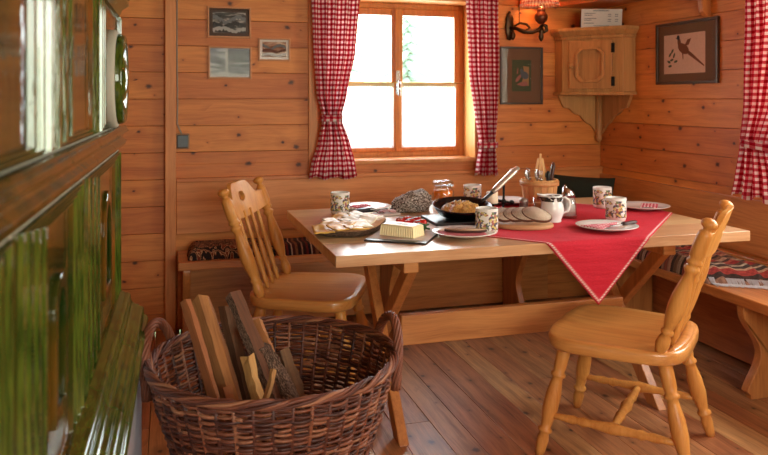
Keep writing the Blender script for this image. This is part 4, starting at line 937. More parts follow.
# dark green cushion in the corner
def cushion(name, label, c, sx_, sz_, th, rot, mat):
    mb = MB(); n_ = 20; vs = []
    for top in (1, -1):
        for j in range(n_+1):
            for i in range(n_+1):
                u = i/n_*2-1; v = j/n_*2-1; h = th*max(0, (1-u**4)*(1-v**4))**.5; k_ = 1-.05*(1-abs(u)**2)*abs(v)
                vs.append((u*sx_*(1-.06*(1-v*v)), top*h-.0, v*sz_*(1-.06*(1-u*u))))
    N_ = (n_+1)**2; f = [(j*(n_+1)+i, j*(n_+1)+i+1, (j+1)*(n_+1)+i+1, (j+1)*(n_+1)+i) for j in range(n_) for i in range(n_)]
    mb.add(vs, f+[tuple(N_+k for k in q[::-1]) for q in f], 0, 0, True); o = obj(name, mb, mat, None); o.location = c; o.rotation_euler = rot; return tag(o, label, 'cushion')
cushion('throw_cushion', 'dark green cushion standing in the bench corner behind the table', (2.47, 4.10, .655), .22, .185, .055, (radians(-10), radians(3), radians(-30)), m_green_cushion)

# ------------------------------------------------------------------ tablecloth
P0, PL, PR, PB = Vector((1.62, 2.30)), Vector((1.03, 2.99)), Vector((2.41, 3.10)), Vector((1.83, 3.80))
mb = MB(); n_ = 72; vs = []; uvs = []
for j in range(n_+1):
    for i in range(n_+1):
        u, v = i/n_, j/n_; p = P0*(1-u)*(1-v)+PR*u*(1-v)+PL*(1-u)*v+PB*u*v
        x_, y_, z_ = p.x, p.y, TZ+.0022
        if y_ < TY0-.004:
            dn = TY0-.004-y_; bend = min(dn, .006); z_ -= dn*.985; y_ = TY0-.004-bend*.6-.010*min(1, dn*12)*(.6+.5*sin(x_*16))-.03*dn*sin(x_*9)**2
        if y_ > TY1: z_ -= (y_-TY1); y_ = TY1+.004
        if x_ > TX1: z_ -= (x_-TX1); x_ = TX1+.004
        if TY0+.05 < y_ < TY1 and x_ < TX1: z_ += .0006*noise.noise(Vector((x_*6, y_*6, 0)))
        vs.append((x_, y_, z_)); uvs.append((u, v))
mb.add(vs, [(j*(n_+1)+i, j*(n_+1)+i+1, (j+1)*(n_+1)+i+1, (j+1)*(n_+1)+i) for j in range(n_) for i in range(n_)], 0, 0, True, uvs)
o = obj('tablecloth', mb, m_cloth, fix=False); md = o.modifiers.new('s', 'SOLIDIFY'); md.thickness = .0015; md.offset = 0
tag(o, 'red linen cloth laid cornerwise on the table with a stitched white hem', 'tablecloth')
CZ = TZ+.0040   # top of the cloth

# ------------------------------------------------------------------ tableware
def mug(label, x, y, z, rot, r=.047, h=.106):
    t = thing('mug', label, 'mug', (x, y, z), rot, 'painted white mugs')
    mb = MB(); mb.lathe((0, 0, 0), [(.003, .0), (r*.82, 0), (r*.93, .006), (r, .02), (r, h-.004), (r*.985, h), (r*.95, h), (r*.94, h-.004), (r*.93, .02), (r*.8, .008), (.003, .008)], 32); obj('cup', mb, m_mug, t)
    mb = MB(); mb.tube([(r*.94, 0, h*.80), (r+.02, 0, h*.80), (r+.030, 0, h*.62), (r+.028, 0, h*.42), (r+.014, 0, h*.27), (r*.94, 0, h*.24)], .0055, 8, flat=1.); obj('handle', mb, m_white, t)
    return t
m1 = mug('white mug painted with a yellow bird, alone at the left end of the table', .80, 3.50, TZ, 1.9)
for (x, y, z, rot, lab) in ((1.545, 3.61, TZ, 1.2, 'white painted mug standing behind the frying pan beside the jam jar'), (1.262, 2.80, CZ, 1.6, 'white mug painted with flowers in front of the frying pan'), (2.13, 3.30, CZ, 1.4, 'white painted mug behind the checked napkin, further from the camera'), (1.962, 2.93, CZ, 1.0, 'white mug painted with blue figures beside the checked napkin plate')):
    copy_tree(m1, (x, y, z), rot, lab)
PLATE = [(a*1.08, b) for a, b in [(.003, 0), (.055, 0), (.062, .004), (.09, .010), (.118, .018), (.121, .021), (.118, .022), (.09, .014), (.06, .008), (.003, .007)]]
def plate(label, x, y, z, group='white plates on the table'):
    t = thing('plate', label, 'plate', (x, y, z), 0, group); mb = MB(); mb.lathe((0,0,0), PLATE, 44); obj('dish', mb, m_white, t); return t
p1 = plate('white plate with a dark bread slice and red napkin at the front edge', 1.150, 2.775, CZ+.0)
PL_ = [(1.79, 2.74, CZ, 'white plate with a folded checked napkin on the red cloth'), (2.30, 3.20, CZ, 'white plate with a pale checked napkin at the right rear'), (1.73, 3.585, CZ, 'white plate beyond the candlestick at the back of the table'), (.955, 3.595, TZ, 'white plate with a checked napkin behind the black-handled knife')]
for x, y, z, lab in PL_: copy_tree(p1, (x, y, z), 0, lab)
def napkin(label, x, y, z, rot, sx_=.085, sy_=.05, mat=None, tri=False):
    mb = MB(); n_ = 12; vs = []; uvs = []
    for j in range(n_+1):
        for i in range(n_+1):
            u, v = i/n_*2-1, j/n_*2-1; k_ = (1-(u+1)/2*.8) if tri else 1
            vs.append((u*sx_, v*sy_*k_, .006+.004*noise.noise(Vector((u*2, v*2, x*9)))+.003*(1-v*v))); uvs.append((u*sx_, v*sy_*k_))
    mb.add(vs, [(j*(n_+1)+i, j*(n_+1)+i+1, (j+1)*(n_+1)+i+1, (j+1)*(n_+1)+i) for j in range(n_) for i in range(n_)], 0, 0, True, uvs)
    o = obj('napkin', mb, mat or m_gings, fix=False); md = o.modifiers.new('s', 'SOLIDIFY'); md.thickness = .004; o.location = (x, y, z); o.rotation_euler = (0, 0, rot); return tag(o, label, 'napkin', 'checked napkins')
napkin('pink and white checked napkin folded on the right front plate', 1.78, 2.75, CZ+.012, .35, .09, .055, tri=True)
napkin('crumpled pale checked napkin on the right rear plate', 2.33, 3.19, CZ+.012, .9, .06, .04)
napkin('red and white checked napkin on the plate behind the knife', .93, 3.62, TZ+.012, .5, .05, .035)
napkin('dark red napkin under the bread slice on the front plate', 1.135, 2.765, CZ+.009, -.25, .095, .05, plain('red_pink_cloth', (186, 96, 104), .9))
# knife handle resting on right front plate
def slice_(name, label, x, y, z, rot, a, b, th, mats, tilt=0., group=None, crust=None, cat='bread'):
    n_ = 28; t = MB(); out = [(a*cos(2*pi*k/n_)*(1+.05*sin(4*pi*k/n_)), b*sin(2*pi*k/n_)*(1+.06*cos(6*pi*k/n_))) for k in range(n_)]
    r = thing(name, label, cat, (x, y, z), rot, group); r.rotation_euler = Matrix.Rotation(rot, 3, 'Z').to_euler() if not tilt else (Matrix.Rotation(-.284, 3, 'Z') @ Matrix.Rotation(tilt, 3, 'X') @ Matrix.Rotation(rot, 3, 'Z')).to_euler()
    t.rings([[Vector((p[0]*.97, p[1]*.97, q)) for p in out] for q in (0.0008, th-.0008)]); obj('crumb', t, mats[0], r)
    t = MB(); t.rings([[Vector((p[0]*f, p[1]*f, q)) for p in out] for f, q in ((.972, 0), (1, .001), (1.02, th/2), (1, th-.001), (.972, th), )], cap=False); obj('crust', t, mats[1], r)
    return r
slice_('bread_slice', 'dark rye bread slice lying on the front plate', 1.155, 2.77, CZ+.019, -.4, .085, .036, .009, (m_crumb, plain('dark_crust', (70, 38, 28), .8)))
n = NT('seeded_crumb'); nz = n.n('TexNoise', {'Scale': 70., 'Detail': 4.}); n.set(Base_Color=n.ramp(nz.outputs[0], [(.40, S((120, 88, 66))), (.50, S((200, 180, 156))), (.6, S((226, 212, 194)))]), Roughness=.9); m_seeded = n.m
# oval cutting board with bread slices
t = thing('cutting_board', 'oval wooden board carrying sliced bread on the red cloth', 'board', (1.485, 2.90, CZ), -.28)
mb = MB(); mb.rings([[Vector((.125*f*cos(2*pi*k/40), .095*f*sin(2*pi*k/40), z)) for k in range(40)] for f, z in ((.97, 0), (1, .003), (1, .013), (.98, .016), (.1, .016))]); obj('board', mb, m_board, t)
for i, (dx, dy, tz, ro) in enumerate(((-.075, .030, .020, .5), (-.035, .012, .028, .35), (.0, -.006, .030, .2), (.045, -.026, .022, .05))):
    lab = ('leftmost bread slice on the oval board', 'second bread slice from the left on the oval board', 'third bread slice from the left on the oval board', 'rightmost and largest bread slice on the oval board')[i]
    s = slice_('bread_slice', lab, 1.485+dx, 2.90+dy, CZ+.046+.001*i, -.5+ro, .050+.005*i, .040, .014, (m_seeded, plain('seeded_crust', (96, 58, 44), .8)), tilt=.62, group='bread slices on the oval board')
# bread loaf
mb = MB(); vs = []; n1, n2 = 20, 28
for j in range(n1+1):
    f = pi*j/n1
    for k in range(n2):
        a = 2*pi*k/n2; p = Vector((cos(a)*sin(f), sin(a)*sin(f), cos(f))); h = 1+.26*noise.noise(p*1.9)+.12*noise.noise(p*4.5)
        q = Vector((p.x*.108*h, p.y*.075*h, max(-.036, p.z*.064*h))); q.z = q.z+(.014*p.x) if q.z > -.03 else q.z
        vs.append(q)
mb.add(vs, [(j*n2+k, j*n2+(k+1) % n2, (j+1)*n2+(k+1) % n2, (j+1)*n2+k) for j in range(n1) for k in range(n2)], 0, 0, True)
t = thing('bread_loaf', 'floury dark rye loaf at the back of the table beside the jam jar', 'bread', (1.17, 3.49, TZ+.0375), .15); obj('crust', mb, m_loaf, t)
# live-edge serving board with cheese
t = thing('serving_board', 'wooden slab with a bark edge holding sliced cheese', 'board', (.762, 3.10, TZ), .0)
def outl(n_, f, z, seed=0):
    r = []
    for k in range(n_):
        a = 2*pi*k/n_; rr = 1+.03*sin(2*a+1)+.04*noise.noise(Vector((cos(a)*3, sin(a)*3, 7))); ex = .7
        r.append(Vector((.130*f*math.copysign(abs(cos(a))**ex, cos(a))*rr*(1+.0*sin(a)), .30*f*math.copysign(abs(sin(a))**ex, sin(a))*rr*.82, z)))
    return r
sk = Matrix.Rotation(-.47, 4, 'Z')
mb = MB(); mb.rings([[sk @ p for p in outl(48, f, z)] for f, z in ((.90, 0), (.97, .006), (1.0, .018), (.985, .026))], cap=False); obj('bark_edge', mb, m_bark, t)
mb = MB(); mb.rings([[sk @ p for p in outl(48, f, z)] for f, z in ((.90, .001), (.985, .0262), (.5, .0268), (.05, .0268))]); obj('board', mb, m_board, t)
rnd = random.Random(11)
labs = ['nearest left', 'near centre', 'near right', 'left middle', 'centre', 'right middle', 'left far', 'far centre', 'far right', 'topmost']
k = 0
for j, yy in enumerate((-.235, -.155, -.07, .01, .09)):
    for i, xx in enumerate((-.075, .0, .07)):
        if j == 4 and i == 2: continue
        p = sk @ Vector((xx*.9, yy*1.12+.045+.015*i-.02, 0)); m_ = m_cheesey if (j == 0 or rnd.random() < .3) else m_cheese
        mb = MB(); wv = rnd.uniform(.038, .048); hv = rnd.uniform(.042, .054); pts = []
        nn = 10; vs = []
        for b in range(nn+1):
            for a in range(nn+1):
                u, v = a/nn*2-1, b/nn*2-1; vs.append((u*wv*(1-.2*(v+1)/2), v*hv, .004*noise.noise(Vector((u*1.5, v*1.5, k)))+.012*max(0, v)*.6))
        mb.add(vs, [(b*(nn+1)+a, b*(nn+1)+a+1, (b+1)*(nn+1)+a+1, (b+1)*(nn+1)+a) for b in range(nn) for a in range(nn)], 0, 0, True)
        o = obj('cheese_slice', mb, m_, fix=False); md = o.modifiers.new('s', 'SOLIDIFY'); md.thickness = .005
        o.location = (.762+p.x, 3.10+p.y, TZ+.034+.004*(i % 2)+.003*(k % 3)); o.rotation_euler = (rnd.uniform(-.1, .1), rnd.uniform(-.1, .1), rnd.uniform(-.7, .7))
        row = ('nearest', 'second', 'third', 'fourth', 'farthest')[j]; col_ = ('left', 'middle', 'right')[i]
        tag(o, '%s cheese slice, %s of the %s row on the bark-edged board' % ('yellow' if m_ is m_cheesey else 'pale', col_, row), 'cheese', 'cheese slices on the bark-edged board'); k += 1
# knives
def knife(name, label, a, b, z, hl=.45, handle=m_black, group=None, bw=.011, hs=1.):
    a = Vector((a[0], a[1], 0)); b = Vector((b[0], b[1], 0)); d = b-a; L_ = d.length; ang = math.atan2(d.y, d.x)
    t = thing(name, label, 'knife', (a.x, a.y, z), ang, group)
    mb = MB(); pts = [(L_*hl*k/8, .0, .010*hs) for k in range(9)]; mb.tube(pts, [hs*q for q in [.008, .011, .012, .011, .010, .0105, .0115, .012, .010]], 10, flat=.75); obj('handle', mb, handle, t)
    mb = MB(); x0_ = L_*hl; pf = [(x0_, -bw*.9), (x0_, bw*.7), (L_*.9, bw*.7), (L_*.97, bw*.3), (L_, -bw*.3), (L_*.93, -bw)]; mb.prism([pf], lambda u, v, w: (u, v, .0085+.002*w)); obj('blade', mb, m_steel, t)
knife('kitchen_knife', 'large kitchen knife with a black handle behind the cheese board', (.865, 3.445), (1.055, 3.535), TZ+.002, .52, bw=.016, hs=1.45)
knife('butter_knife', 'slim knife with a dark handle resting on the checked napkin plate', (1.92, 2.72), (1.75, 2.66), CZ+.020, .5, plain('dark_wood_handle', (60, 34, 30), .5), bw=.007)
# slate with butter, tomatoes, leaf
t = thing('slate_tray', 'black slate tile lined with white paper under butter and tomatoes', 'tray', (.968, 2.925, TZ), radians(57))
mb = MB(); mb.box((-.235, -.125, 0), (.235, .125, .007)); obj('slate', mb, m_slate, t, .002)
mb = MB(); mb.box((-.20, -.122, .007), (.232, .122, .0085)); obj('paper', mb, m_pwhite, t, .001); SZ = TZ+.009
t = thing('butter_block', 'butter block with ribbed sides and a dark stamped motif', 'butter', (.905, 2.835, SZ), radians(-50))
hx, hy_ = .080, .043
def ribbed(f, z, rib, n_=18):
    pts = []
    for (x0_, y0_, x1_, y1_) in ((-hx, -hy_, hx, -hy_), (hx, -hy_, hx, hy_), (hx, hy_, -hx, hy_), (-hx, hy_, -hx, -hy_)):
        nx, ny = (y1_-y0_), -(x1_-x0_); l_ = math.hypot(nx, ny); nx /= l_; ny /= l_; m = 96 if l_ > .1 else 42
        for k in range(m):
            s_ = k/m; q = rib*(.5-.5*cos(s_*(14 if l_ > .1 else 6)*2*pi)); pts.append(Vector(((x0_+(x1_-x0_)*s_)*f+nx*(-q), (y0_+(y1_-y0_)*s_)*f+ny*(-q), z)))
    return pts
mb = MB(); mb.rings([ribbed(.98, 0, .006), ribbed(1, .002, .006), ribbed(.95, .036, .006), ribbed(.92, .043, .0), ribbed(.86, .046, .0)], smooth=False); obj('block', mb, m_butter, t)
mb = MB()
for (x0_, y0_, x1_, y1_, w_) in ((-.03, -.008, -.005, .006, .003), (-.02, .012, -.002, .0, .003), (.0, -.004, .022, .012, .0035), (.008, -.012, .028, -.002, .003), (-.012, -.016, .012, -.010, .0025), (.02, .0, .034, -.010, .003)):
    a = Vector((x0_, y0_, 0)); b = Vector((x1_, y1_, 0)); d = (b-a).normalized(); p = Vector((-d.y, d.x, 0))*w_
    mb.add([a-p*.4+Vector((0,0,.0465)), (a+b)/2-p+Vector((0,0,.0467)), b-p*.2+Vector((0,0,.0465)), b+p*.2+Vector((0,0,.0465)), (a+b)/2+p+Vector((0,0,.0467)), a+p*.4+Vector((0,0,.0465))], [(0,1,2,3,4,5)])
obj('stamp', mb, m_pdark, t, fix=False)
base_t = None
spots = [(.985, 3.06), (1.0, 3.10), (1.01, 3.025), (1.035, 3.06), (1.045, 3.0), (1.075, 3.03), (1.04, 3.12), (1.075, 3.09)]
tl = ['leftmost', 'rear left', 'front left', 'centre', 'front right', 'rightmost', 'rearmost', 'rear right']
for i, (x, y) in enumerate(spots):
    lab = 'small red tomato, %s of the cluster on the slate' % tl[i]
    if base_t is None:
        base_t = thing('cherry_tomato', lab, 'tomato', (x-.03, y-.04, SZ), 0, 'small tomatoes on the slate'); mb = MB(); mb.lathe((0,0,0), [(.002, 0), (.012, .002), (.0195, .010), (.021, .019), (.018, .029), (.009, .034), (.001, .033)], 16); obj('fruit', mb, m_tomato, base_t)
        mb = MB()
        for q in range(5): a = q*2*pi/5; mb.add([(0, 0, .0355), (.009*cos(a-.25), .009*sin(a-.25), .0355), (.016*cos(a), .016*sin(a), .033), (.009*cos(a+.25), .009*sin(a+.25), .0355)], [(0,1,2,3)])
        obj('calyx', mb, m_leaf, base_t, fix=False)
    else: copy_tree(base_t, (x-.03, y-.04, SZ), i*.7, lab)
mb = MB(); rnd = random.Random(5)
for q in range(9):
    c0 = Vector((1.01+rnd.uniform(-.022, .022), 2.90+rnd.uniform(-.025, .025), SZ+.004+q*.003)); a = rnd.uniform(0, 6.3); vs = []
    for j in range(5):
        for i in range(3): vs.append(c0+Vector((cos(a)*(j-2)*.011-sin(a)*(i-1)*.012*(1-abs(j-2)*.3), sin(a)*(j-2)*.011+cos(a)*(i-1)*.012*(1-abs(j-2)*.3), .006*(1 if i != 1 else 0)+.004*sin(j+q))))
    mb.add(vs, [(j*3+i, j*3+i+1, (j+1)*3+i+1, (j+1)*3+i) for j in range(4) for i in range(2)], q*.1, 0, True)
o = obj('herb_sprig', mb, m_leaf, fix=False); md = o.modifiers.new('s', 'SOLIDIFY'); md.thickness = .001; tag(o, 'small heap of green herb leaves beside the butter', 'herbs')
# cold cuts on a small board between cheese board and tomatoes
t = thing('cutting_board', 'small pale board behind the slate with folded ham', 'board', (1.0, 3.405, TZ), .3); mb = MB(); mb.box((-.065, -.045, 0), (.065, .045, .010)); obj('board', mb, m_pwhite, t, .004)
for i, (x, y, lab) in enumerate(((.97, 3.39, 'left folded pink ham slice on the small pale board'), (1.0, 3.42, 'middle folded pink ham slice on the small pale board'), (1.035, 3.40, 'right folded pink ham slice on the small pale board'))):
    mb = MB(); nn = 10; vs = []
    for b in range(nn+1):
        for a in range(nn+1):
            u, v = a/nn*2-1, b/nn*2-1; vs.append((u*.022, v*.018*(1-.3*u*u), .004+.007*(1+sin(u*5+i*2))*.7))
    mb.add(vs, [(b*(nn+1)+a, b*(nn+1)+a+1, (b+1)*(nn+1)+a+1, (b+1)*(nn+1)+a) for b in range(nn) for a in range(nn)], 0, 0, True)
    o = obj('ham_slice', mb, plain('ham', (150, 66, 62) if i == 0 else (206, 160, 160), .5), fix=False); md = o.modifiers.new('s', 'SOLIDIFY'); md.thickness = .002; o.location = (x, y, TZ+.0105); o.rotation_euler = (0, 0, i*.8); tag(o, lab, 'ham', 'ham slices')
# trivet + frying pan
PX, PY = 1.275, 3.10
mb = MB(); mb.box((-.14, -.12, 0), (.14, .12, .018)); o = obj('trivet', mb, m_black, None, .004, loc=(PX-.02, PY, CZ)); o.rotation_euler = (0, 0, -.05); tag(o, 'flat black trivet board under the frying pan', 'trivet')
mb = MB(); mb.box((-.07, -.022, 0), (.07, .022, .028)); o = obj('pan_rest', mb, m_black, None, .004, loc=(PX+.02, PY+.075, CZ+.018)); o.rotation_euler = (0, 0, -.28); tag(o, 'low black block propping up the rear of the frying pan', 'rest')
t = thing('frying_pan', 'black frying pan of golden egg dish with a long steel handle', 'pan', (PX, PY, CZ+.034)); t.rotation_euler = Vector((radians(8)*cos(THcam), -radians(8)*sin(THcam), 0))
mb = MB(); mb.lathe((0,0,0), [(.003, 0), (.095, 0), (.105, .004), (.13, .036), (.137, .044), (.134, .046), (.126, .038), (.102, .008), (.09, .005), (.003, .005)], 44); obj('pan_body', mb, m_pan, t)
ha = Vector((.80, .30, 0)).normalized()
mb = MB(); pts = [ha*.118+Vector((0,0,.036)), ha*.15+Vector((0,0,.050)), ha*.20+Vector((0,0,.075))]; mb.tube(pts, [.010, .011, .012], 10, flat=.6); obj('handle_neck', mb, m_black, t)
mb = MB(); mb.tube([ha*(.19+.17*k/6)+Vector((0,0,.070+.095*k/6)) for k in range(7)], [.014, .017, .018, .018, .019, .020, .013], 12, flat=.7); o = obj('handle', mb, plain('brushed_steel', (206, 198, 184), .38, .75), t); o['label'] = 'steel pan handle'
mb = MB(); rnd = random.Random(9); vs = []; n1, n2 = 12, 40
for j in range(n1+1):
    for k in range(n2):
        rr = .100*j/n1; a = 2*pi*k/n2; x_, y_ = rr*cos(a), rr*sin(a); z_ = .018+.034*(1-(j/n1)**2)+.016*noise.noise(Vector((x_*55, y_*55, 2)))+.014*noise.noise(Vector((x_*90, y_*90, 5)))
        vs.append((x_, y_, max(z_, .009) if j < n1 else .009))
mb.add(vs, [(j*n2+k, j*n2+(k+1) % n2, (j+1)*n2+(k+1) % n2, (j+1)*n2+k) for j in range(n1) for k in range(n2)], 0, 0, True)
o = obj('egg_dish', mb, m_egg, None, fix=False, loc=(PX, PY, CZ+.034)); o.rotation_euler = Vector((radians(8)*cos(THcam), -radians(8)*sin(THcam), 0)); o['kind'] = 'stuff'; tag(o, 'golden crumbly egg dish filling the frying pan', 'food')
# jam jar
t = jar = thing('jam_jar', 'glass jar of orange jam with a glass lid behind the pan', 'jar', (1.375, 3.60, TZ))
mb = MB(); mb.lathe((0,0,0), [(.003, 0), (.04, 0), (.047, .008), (.048, .06), (.042, .078), (.036, .085), (.036, .092), (.033, .092), (.033, .084), (.044, .06), (.043, .01), (.003, .004)], 32); obj('glass_body', mb, m_glass, t)
mb = MB(); mb.lathe((0,0,0), [(.003, .006), (.04, .006), (.042, .012), (.0425, .066), (.036, .074), (.003, .073)], 28); obj('jam', mb, m_jam, t)
mb = MB(); mb.lathe((0,0,0), [(.034, .088), (.045, .09), (.048, .096), (.047, .108), (.04, .114), (.003, .116), (.003, .112), (.036, .110), (.042, .104), (.04, .094)], 28); obj('lid', mb, m_glass, t); jar.scale = (1.18, 1.18, 1.18)
# candlestick with candle
t = thing('candlestick', 'black iron candlestick with a hanging ring handle', 'candlestick', (1.53, 3.33, CZ))
mb = MB(); mb.lathe((0,0,0), [(.003, 0), (.048, 0), (.05, .004), (.046, .008), (.014, .012), (.010, .03), (.016, .034), (.032, .037), (.033, .042), (.003, .042)], 24); obj('foot', mb, m_iron, t)
mb = MB(); mb.tube([(.045, 0, .006), (.060, 0, .02), (.062, 0, .09), (.062, 0, .135)], [.006, .006, .006, .007], 8); mb.tube([(.028, 0, .055), (.062, 0, .048), (.10, .0, .04)], .007, 8); mb.lathe((.105, 0, .030), [(.002, 0), (.012, .006), (.014, .014), (.008, .022), (.002, .024)], 12); mb.lathe((.062, 0, .034), [(.002, 0), (.012, .006), (.015, .014), (.008, .026), (.002, .03)], 12); obj('upright', mb, m_iron, t)
mb = MB(); mb.lathe((0,0,0), [(.003, 0), (.028, 0), (.0285, .004), (.0285, .055), (.026, .058), (.012, .054), (.003, .054)], 24); o = obj('candle', mb, m_cream, None, loc=(1.53, 3.33, CZ+.042)); tag(o, 'short thick cream candle on the black candlestick', 'candle')
# cutlery bucket
t = thing('wooden_bucket', 'small coopered wooden bucket holding cutlery on the red cloth', 'bucket', (1.815, 3.38, CZ))
mb = MB(); ns = 16
for k in range(ns):
    a0_, a1_ = 2*pi*k/ns+.008, 2*pi*(k+1)/ns-.008; vs = []
    for z in (0, .148):
        ro = .078+.014*z/.125; ri = ro-.010
        vs += [(ro*cos(a0_), ro*sin(a0_), z), (ro*cos(a1_), ro*sin(a1_), z), (ri*cos(a1_), ri*sin(a1_), z), (ri*cos(a0_), ri*sin(a0_), z)]
    mb.add(vs, [(0,3,2,1),(4,5,6,7),(0,1,5,4),(1,2,6,5),(2,3,7,6),(3,0,4,7)], k*.137)
mb.lathe((0,0,0), [(.003, .004), (.07, .004), (.07, .012), (.003, .012)], 24, tint=.5); obj('staves', mb, m_bucket, t, .0015)
mb = MB()
for z in (.022, .128): r_ = .080+.014*z/.125; mb.lathe((0,0,0), [(r_-.003, z-.012), (r_+.004, z-.011), (r_+.0055, z+.011), (r_-.001, z+.012), (r_-.003, z+.0)], 40, tint=.7)
obj('hoops', mb, m_bucket, t)
mb = MB()
for q in range(5): a = -1.75; u = (q-2)*.013; mb.prism([[(u-.009, .062-.004*abs(q-2)), (u, .05), (u+.009, .062), (u+.004, .074), (u-.006, .072)]], lambda p, v, w: ((.0865+.0015*w)*cos(a+p/.078), (.0865+.0015*w)*sin(a+p/.078), v))
o = obj('carved_mark', mb, plain('burnt_brown', (110, 66, 36), .8), t); o['label'] = 'dark carved leaf mark'
def upright(name, label, kind, x, y, lean, h, cat, mat):
    t = thing(name, label, cat, (1.815+x, 3.38+y, CZ+.013), 0, 'cutlery in the wooden bucket'); top = Vector((lean[0], lean[1], h))
    mb = MB()
    if kind == 'spoon':
        mb.tube([top*(k/6) for k in range(5)], .0032, 8); q = top.normalized(); U_ = Vector((.9, .3, 0)).normalized(); V_ = q.cross(U_)
        rs = [[top*.66+q*(h*.34*f)+U_*(r_*cos(a))+V_*(.004*sin(a)) for a in [2*pi*k/12 for k in range(12)]] for f, r_ in ((0, .004), (.2, .010), (.45, .016), (.75, .016), (.95, .008), (1, .002))]; mb.rings(rs)
        obj('spoon_body', mb, mat, t)
    elif kind == 'fork':
        mb.tube([top*(k/6) for k in range(5)], .0032, 8); mb.tube([top*.66+Vector((0,0,0)), top*.72+Vector((0,0,0)), top*.78], [.004, .009, .009], 8, flat=.4)
        for s_ in (-1.2, 0, 1.2): mb.tube([top*.77+Vector((s_*.006, s_*.002, 0)), top+Vector((s_*.007, s_*.002, 0))], [.002, .0012], 6)
        obj('fork_body', mb, mat, t)
    elif kind == 'knife':
        mb.tube([top*f for f in (.0, .3, .55)], .003, 8); obj('blade', mb, m_steel, t)
        mb = MB(); mb.tube([top*f for f in (.52, .65, .8, .95, 1)], [.007, .009, .010, .011, .006], 10, flat=.8); obj('handle', mb, mat, t)
    elif kind == 'spatula':
        mb.tube([top*f for f in (0, .3, .5)], .006, 8, tint=.2)
        q = top.normalized(); U_ = Vector((.95, -.2, 0)).normalized(); V_ = q.cross(U_)
        for s_ in (-1, 0, 1):
            pts = [(s_*.016-.006, .42), (s_*.020-.007, .68), (s_*.010-.005, 1.-.09*abs(s_)), (s_*.010+.005, 1.-.09*abs(s_)), (s_*.020+.007, .68), (s_*.016+.006, .42)]
            mb.prism([pts], lambda u, v, w: top*v+U_*u+V_*(.005*w), .3+.1*s_)
        obj('blade', mb, mat, t, .001)
upright('spoon', 'steel spoon furthest left in the wooden bucket', 'spoon', -.045, -.01, (-.034, .0, ), .185, 'spoon', m_steel)
upright('fork', 'steel fork beside the left spoon in the wooden bucket', 'fork', -.030, .02, (-.018, .01), .19, 'fork', m_steel)
upright('spoon', 'steel spoon third from left in the wooden bucket', 'spoon', -.022, -.03, (-.010, .0), .19, 'spoon', m_steel)
upright('fork', 'steel fork nearest the wooden spatula in the bucket', 'fork', -.006, -.02, (.004, .0), .182, 'fork', m_steel)
upright('wooden_spatula', 'tall slotted wooden server rising from the bucket', 'spatula', .010, .01, (.008, .01), .262, 'spatula', m_bucket)
upright('knife', 'black-handled knife in front of the wooden server in the bucket', 'knife', .024, -.03, (.006, -.01), .178, 'knife', m_black)
upright('knife', 'dark brown handled knife leaning right in the bucket', 'knife', .040, -.01, (.036, .0), .21, 'knife', plain('rosewood', (74, 44, 36), .45))
upright('knife', 'brown knife leaning furthest right in the bucket', 'knife', .050, .012, (.044, .01), .215, 'knife', plain('walnut_handle', (96, 62, 46), .45))
# shaker, glass, creamer, sugar
t = thing('pepper_mill', 'grey cylindrical pepper shaker in front of the wooden bucket', 'shaker', (1.635, 3.20, CZ)); mb = MB(); mb.lathe((0,0,0), [(.003, 0), (.024, 0), (.025, .004), (.022, .03), (.020, .055), (.021, .058)], 24); obj('body', mb, plain('grey_metal', (124, 116, 108), .4, .6), t); mb = MB(); mb.lathe((0,0,0), [(.003, .057), (.021, .058), (.022, .066), (.018, .078), (.003, .082)], 24); obj('cap', mb, plain('grey_cap', (160, 152, 144), .35, .6), t)
t = thing('drinking_glass', 'clear glass with gold-brown contents beside the creamer', 'glass', (1.70, 3.16, CZ)); mb = MB(); mb.lathe((0,0,0), [(.003, 0), (.028, 0), (.030, .004), (.034, .085), (.032, .085), (.028, .008), (.003, .007)], 28); obj('glass_body', mb, m_glass, t); mb = MB(); mb.lathe((0,0,0), [(.003, .008), (.0265, .009), (.0295, .06), (.003, .062)], 24); obj('contents', mb, plain('honey_tan', (196, 150, 96), .4), t)
t = thing('creamer_jug', 'white porcelain milk jug with a dark patterned band', 'jug', (1.668, 2.985, CZ), -.3)
mb = MB(); pr = [(.003, 0), (.034, 0), (.037, .004), (.035, .010), (.043, .030), (.047, .050), (.043, .072), (.038, .088), (.040, .108), (.042, .114), (.039, .113), (.036, .106), (.035, .088), (.04, .07), (.043, .05), (.003, .012)]
rs = []
for r_, z in pr:
    rg = []
    for k in range(32):
        a = 2*pi*k/32; e = max(0, cos(a-pi))**8*(.020 if z > .1 else (.008 if z > .085 else 0)); rg.append(Vector(((r_+e)*cos(a), (r_+e)*sin(a), z+(e*.3))))
    rs.append(rg)
mb.rings(rs); obj('jug_body', mb, m_creamer, t)
mb = MB(); mb.tube([(.036, 0, .098), (.052, 0, .105), (.068, 0, .092), (.072, 0, .07), (.064, 0, .045), (.044, 0, .036)], .005, 8); obj('handle', mb, m_white, t); t.scale = (1.12, 1.12, 1.06)
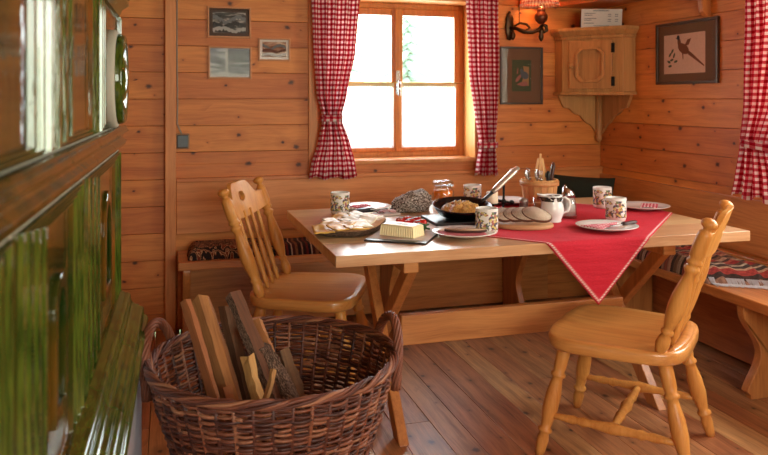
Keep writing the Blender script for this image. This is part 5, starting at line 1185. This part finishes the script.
t = thing('sugar_dispenser', 'glass sugar shaker with a slanted steel top', 'shaker', (1.80, 3.07, CZ)); mb = MB(); mb.lathe((0,0,0), [(.003, 0), (.032, 0), (.034, .004), (.030, .05), (.024, .088), (.022, .088), (.027, .05), (.03, .008), (.003, .006)], 12); obj('glass_body', mb, m_glass, t)
mb = MB(); mb.lathe((0,0,0), [(.003, .008), (.0285, .009), (.0265, .045), (.022, .080), (.003, .082)], 20); obj('sugar', mb, m_pwhite, t)
mb = MB(); mb.rings([[Vector((r_*cos(a), r_*sin(a), z+sl*r_*cos(a))) for a in [2*pi*k/24 for k in range(24)]] for r_, z, sl in ((.025, .084, 0), (.0255, .092, 0), (.023, .112, -.6), (.006, .118, -.6))]); mb.tube([(-.006, 0, .115), (-.016, 0, .132)], [.006, .004], 8); obj('lid', mb, m_steel, t); t.scale = (1.2, 1.2, 1.15)

# ------------------------------------------------------------------ outdoors beyond the back window
mb = MB(); mb.box((-12, 4.75, -1.2), (14, 30, -1.0)); o = obj('meadow', mb, plain('pale_grass', (150, 170, 120), .95)); o['kind'] = 'stuff'; tag(o, 'bright meadow outside the window', 'meadow')
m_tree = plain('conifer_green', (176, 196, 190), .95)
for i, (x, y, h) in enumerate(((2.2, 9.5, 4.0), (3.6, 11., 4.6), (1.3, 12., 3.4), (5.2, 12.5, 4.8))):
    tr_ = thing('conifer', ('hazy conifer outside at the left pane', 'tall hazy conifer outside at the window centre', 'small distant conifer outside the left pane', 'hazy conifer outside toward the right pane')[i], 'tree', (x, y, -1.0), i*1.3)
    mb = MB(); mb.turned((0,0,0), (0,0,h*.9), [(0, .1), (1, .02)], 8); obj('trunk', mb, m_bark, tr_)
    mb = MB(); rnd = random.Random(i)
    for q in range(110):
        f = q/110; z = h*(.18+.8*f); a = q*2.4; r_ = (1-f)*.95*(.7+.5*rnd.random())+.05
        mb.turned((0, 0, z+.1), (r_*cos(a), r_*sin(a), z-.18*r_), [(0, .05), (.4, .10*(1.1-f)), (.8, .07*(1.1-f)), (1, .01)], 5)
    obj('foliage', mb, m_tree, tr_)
